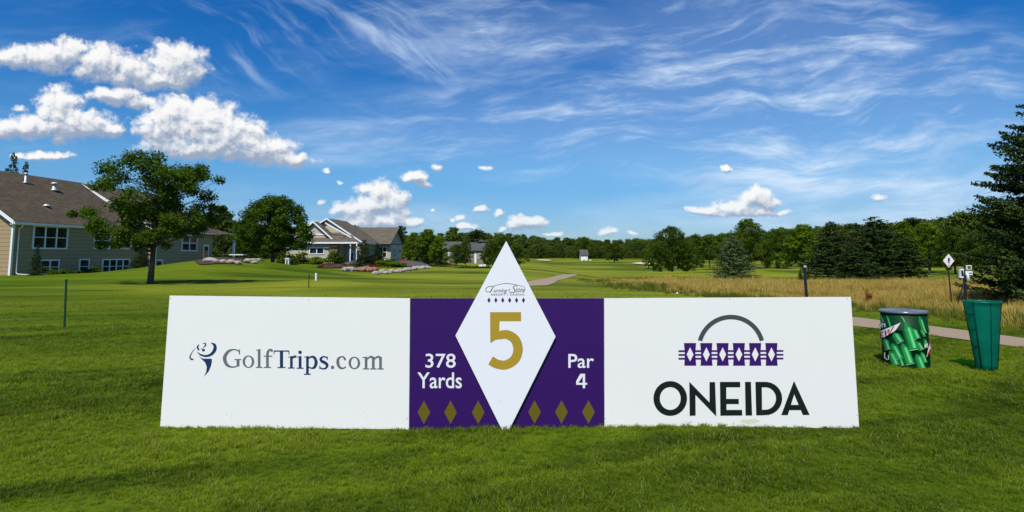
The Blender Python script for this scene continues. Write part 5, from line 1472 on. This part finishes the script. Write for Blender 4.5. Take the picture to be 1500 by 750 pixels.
# diamond tee marker
def tee_marker():
    D = 22.0; p = on_ground(1394, D); root = empty('tee_marker', p, 0, "small white diamond tee marker on a thin black pole in golden grass", 'marker sign')
    t = at(1388.5, 391, D) - p; b = MB(); b.tube([(0, 0, -.1), (t.x, 0, t.z)], .022, 8); b.build('pole', M['black_metal'], root)
    def q(px, py, o): v = at(px, py, D) - p; return (v.x, -.03 - o, v.z)
    b = MB(); b.prism([q(1380.8, 382, 0), q(1389, 392, 0), q(1397, 382, 0), q(1389, 372, 0)], (0, .02, 0)); pl_ = b.build('sign_plate', M['white_ink'], root)
    for pts, nm, mt in ((((1388, 377.5), (1390, 377.5), (1390.8, 382), (1387.4, 383)), 'emblem', M['ink']), (((1387.6, 383.2), (1390.4, 383.2), (1390.4, 385.4), (1387.6, 385.4)), 'emblem', M['red_ink']),
                        (((1388.2, 387.6), (1390.2, 387.6), (1389.6, 389.6), (1388.7, 389.6)), 'emblem', M['ink'])):
        b = MB(); b.prism([q(x, y, .004) for x, y in pts], (0, .003, 0)); b.build(nm, mt, pl_)
tee_marker()

def ball_washer():
    D = 20.0; p = on_ground(1415, D); root = empty('ball_washer', p, 0, "black tripod post with a ball washer and small white notice plates", 'ball washer')
    def q(px, py): v = at(px, py, D) - p; return Vector((v.x, 0, v.z))
    b = MB(); b.tube([(0, 0, -.1), q(1411.5, 392)], .045, 10); b.build('post', M['black_metal'], root)
    j = q(1412, 412)
    for (x, y_) in ((1394.5, -.25), (1433, -.2), (1418, .5)):
        e = q(x, 438); b = MB(); b.tube([j, (e.x, y_, 0)], .02, 6); b.build('leg', M['black_metal'], root)
    b = MB(); b.prism([q(1405, 407) + Vector((0, -.06, 0)), q(1409.5, 407) + Vector((0, -.06, 0)), q(1410, 393.5) + Vector((0, -.06, 0)), q(1405, 393.5) + Vector((0, -.06, 0))], (0, .08, 0)); w = b.build('towel_holder', M['white_ink'], root)
    b = MB(); b.box(tuple(q(1406.2, 404) + Vector((0, -.075, 0))), tuple(q(1408.6, 396) + Vector((0, -.062, 0)))); b.build('slot', M['ink'], w)
    b = MB(); b.box(tuple(q(1414, 394.5) + Vector((0, -.06, 0))), tuple(q(1421, 388.5) + Vector((0, -.03, 0)))); w = b.build('notice_plate', M['white_ink'], root)
    b = MB(); b.box(tuple(q(1415.2, 393.3) + Vector((0, -.068, 0))), tuple(q(1419.8, 389.7) + Vector((0, -.062, 0)))); b.build('print', M['slate'], w)
    b = MB(); b.box(tuple(q(1412.5, 402.5) + Vector((0, -.07, 0))), tuple(q(1422, 397) + Vector((0, -.045, 0)))); w = b.build('notice_plate', M['white_ink'], root)
    b = MB(); b.box(tuple(q(1417, 400.6) + Vector((0, -.078, 0))), tuple(q(1421, 399.4) + Vector((0, -.072, 0)))); b.build('print', M['slate'], w)
    b = MB(); c = q(1415.5, 408); b.lathe([(.03, -.10), (.05, -.08), (.05, .06), (.03, .10), (.015, .15)], 14, (c.x, -.08, c.z)); b.build('washer_drum', M['vent'], root, True)
ball_washer()

# far details on the fairway: tee blocks, parked carts, tent
def far_box(px, depth, w, h, mat, name, label, cat, group=None, roof=None):
    p = on_ground(px, depth); root = empty(name, p, 0, label, cat, group)
    b = MB(); b.box((-w / 2, -w * .3, 0), (w / 2, w * .3, h * (.55 if roof else 1)))
    if not roof: b.box((-w * .45, -w * .26, h + .002), (w * .45, w * .26, h * 1.12))
    b.build('body', mat, root)
    if roof:
        b = MB(); b.box((-w / 2, -w * .3, h * .92), (w / 2, w * .3, h)); b.build('canopy', roof, root)
        for x in (-.45, .45):
            b = MB(); b.box((w * x - .05, -.05, h * .55), (w * x + .05, .05, h * .92)); b.build('post', M['black_metal'], root)
        for x in (-.3, .3):
            b = MB(); b.tube([(w * x, -w * .33, .22), (w * x, -w * .25, .22)], .24, 12); b.build('wheel', M['ink'], root)
for i, px in enumerate((852.5, 858.5, 864.5)):
    far_box(px, 260, .8, .35, M['white_ink'], 'tee_block', "small white tee block on the far fairway below the tiny house", 'tee block', "white tee blocks on the far fairway")
for i, px in enumerate((704, 709.5)):
    far_box(px, 76, .45, .4, M['white_ink'], 'tee_block', "white tee block in the pair left of the diamond plate", 'tee block', "white tee blocks left of the diamond")
for px, lb in ((878, "white golf cart parked far right of the tiny house"), (892, "white golf cart parked before the far wood, rightmost of the carts"), (348, "white-roofed golf cart beside the boulder bed")):
    far_box(px, 300 if px > 400 else 76, 1.8, 1.4, M['white_ink'] if px > 400 else M['siding3'], 'golf_cart', lb, 'golf cart', None, M['white_ink'])

q_ = ground_hit(992, 431)
far_box(992, q_.y, .07, .06, M['white_ink'], 'tee_block', "single tiny white tee block on the short grass above the right panel", 'tee block')

def lawn_furniture():
    p = on_ground(366, 74); root = empty('porch_bench', p, 0, "white slatted bench half hidden left of the dome-shaped tree", 'bench')
    b = MB(); b.box((-1.2, -.25, .42), (1.2, .25, .48)); b.build('seat', M['trim'], root)
    b = MB(); b.box((-1.2, .22, .56), (1.2, .26, .64)); b.box((-1.2, .22, .72), (1.2, .26, .80)); b.box((-1.2, .22, .88), (1.2, .26, .96)); b.build('backrest', M['trim'], root)
    for x in (-1.15, 1.07):
        b = MB(); b.box((x, -.24, 0), (x + .08, .24, .42)); b.build('leg', M['trim'], root)
    p = on_ground(421, 76); root = empty('garden_lantern', p, 0, "white upright garden lantern right of the dome-shaped tree trunk", 'lantern')
    b = MB(); b.box((-.22, -.22, 0), (.22, .22, .9)); b.box((-.28, -.28, .901), (.28, .28, 1.0)); b.build('body', M['trim'], root)
    b = MB(); b.box((-.10, -.235, .2), (.10, -.222, .75)); b.build('pane', M['ink'], root)
lawn_furniture()
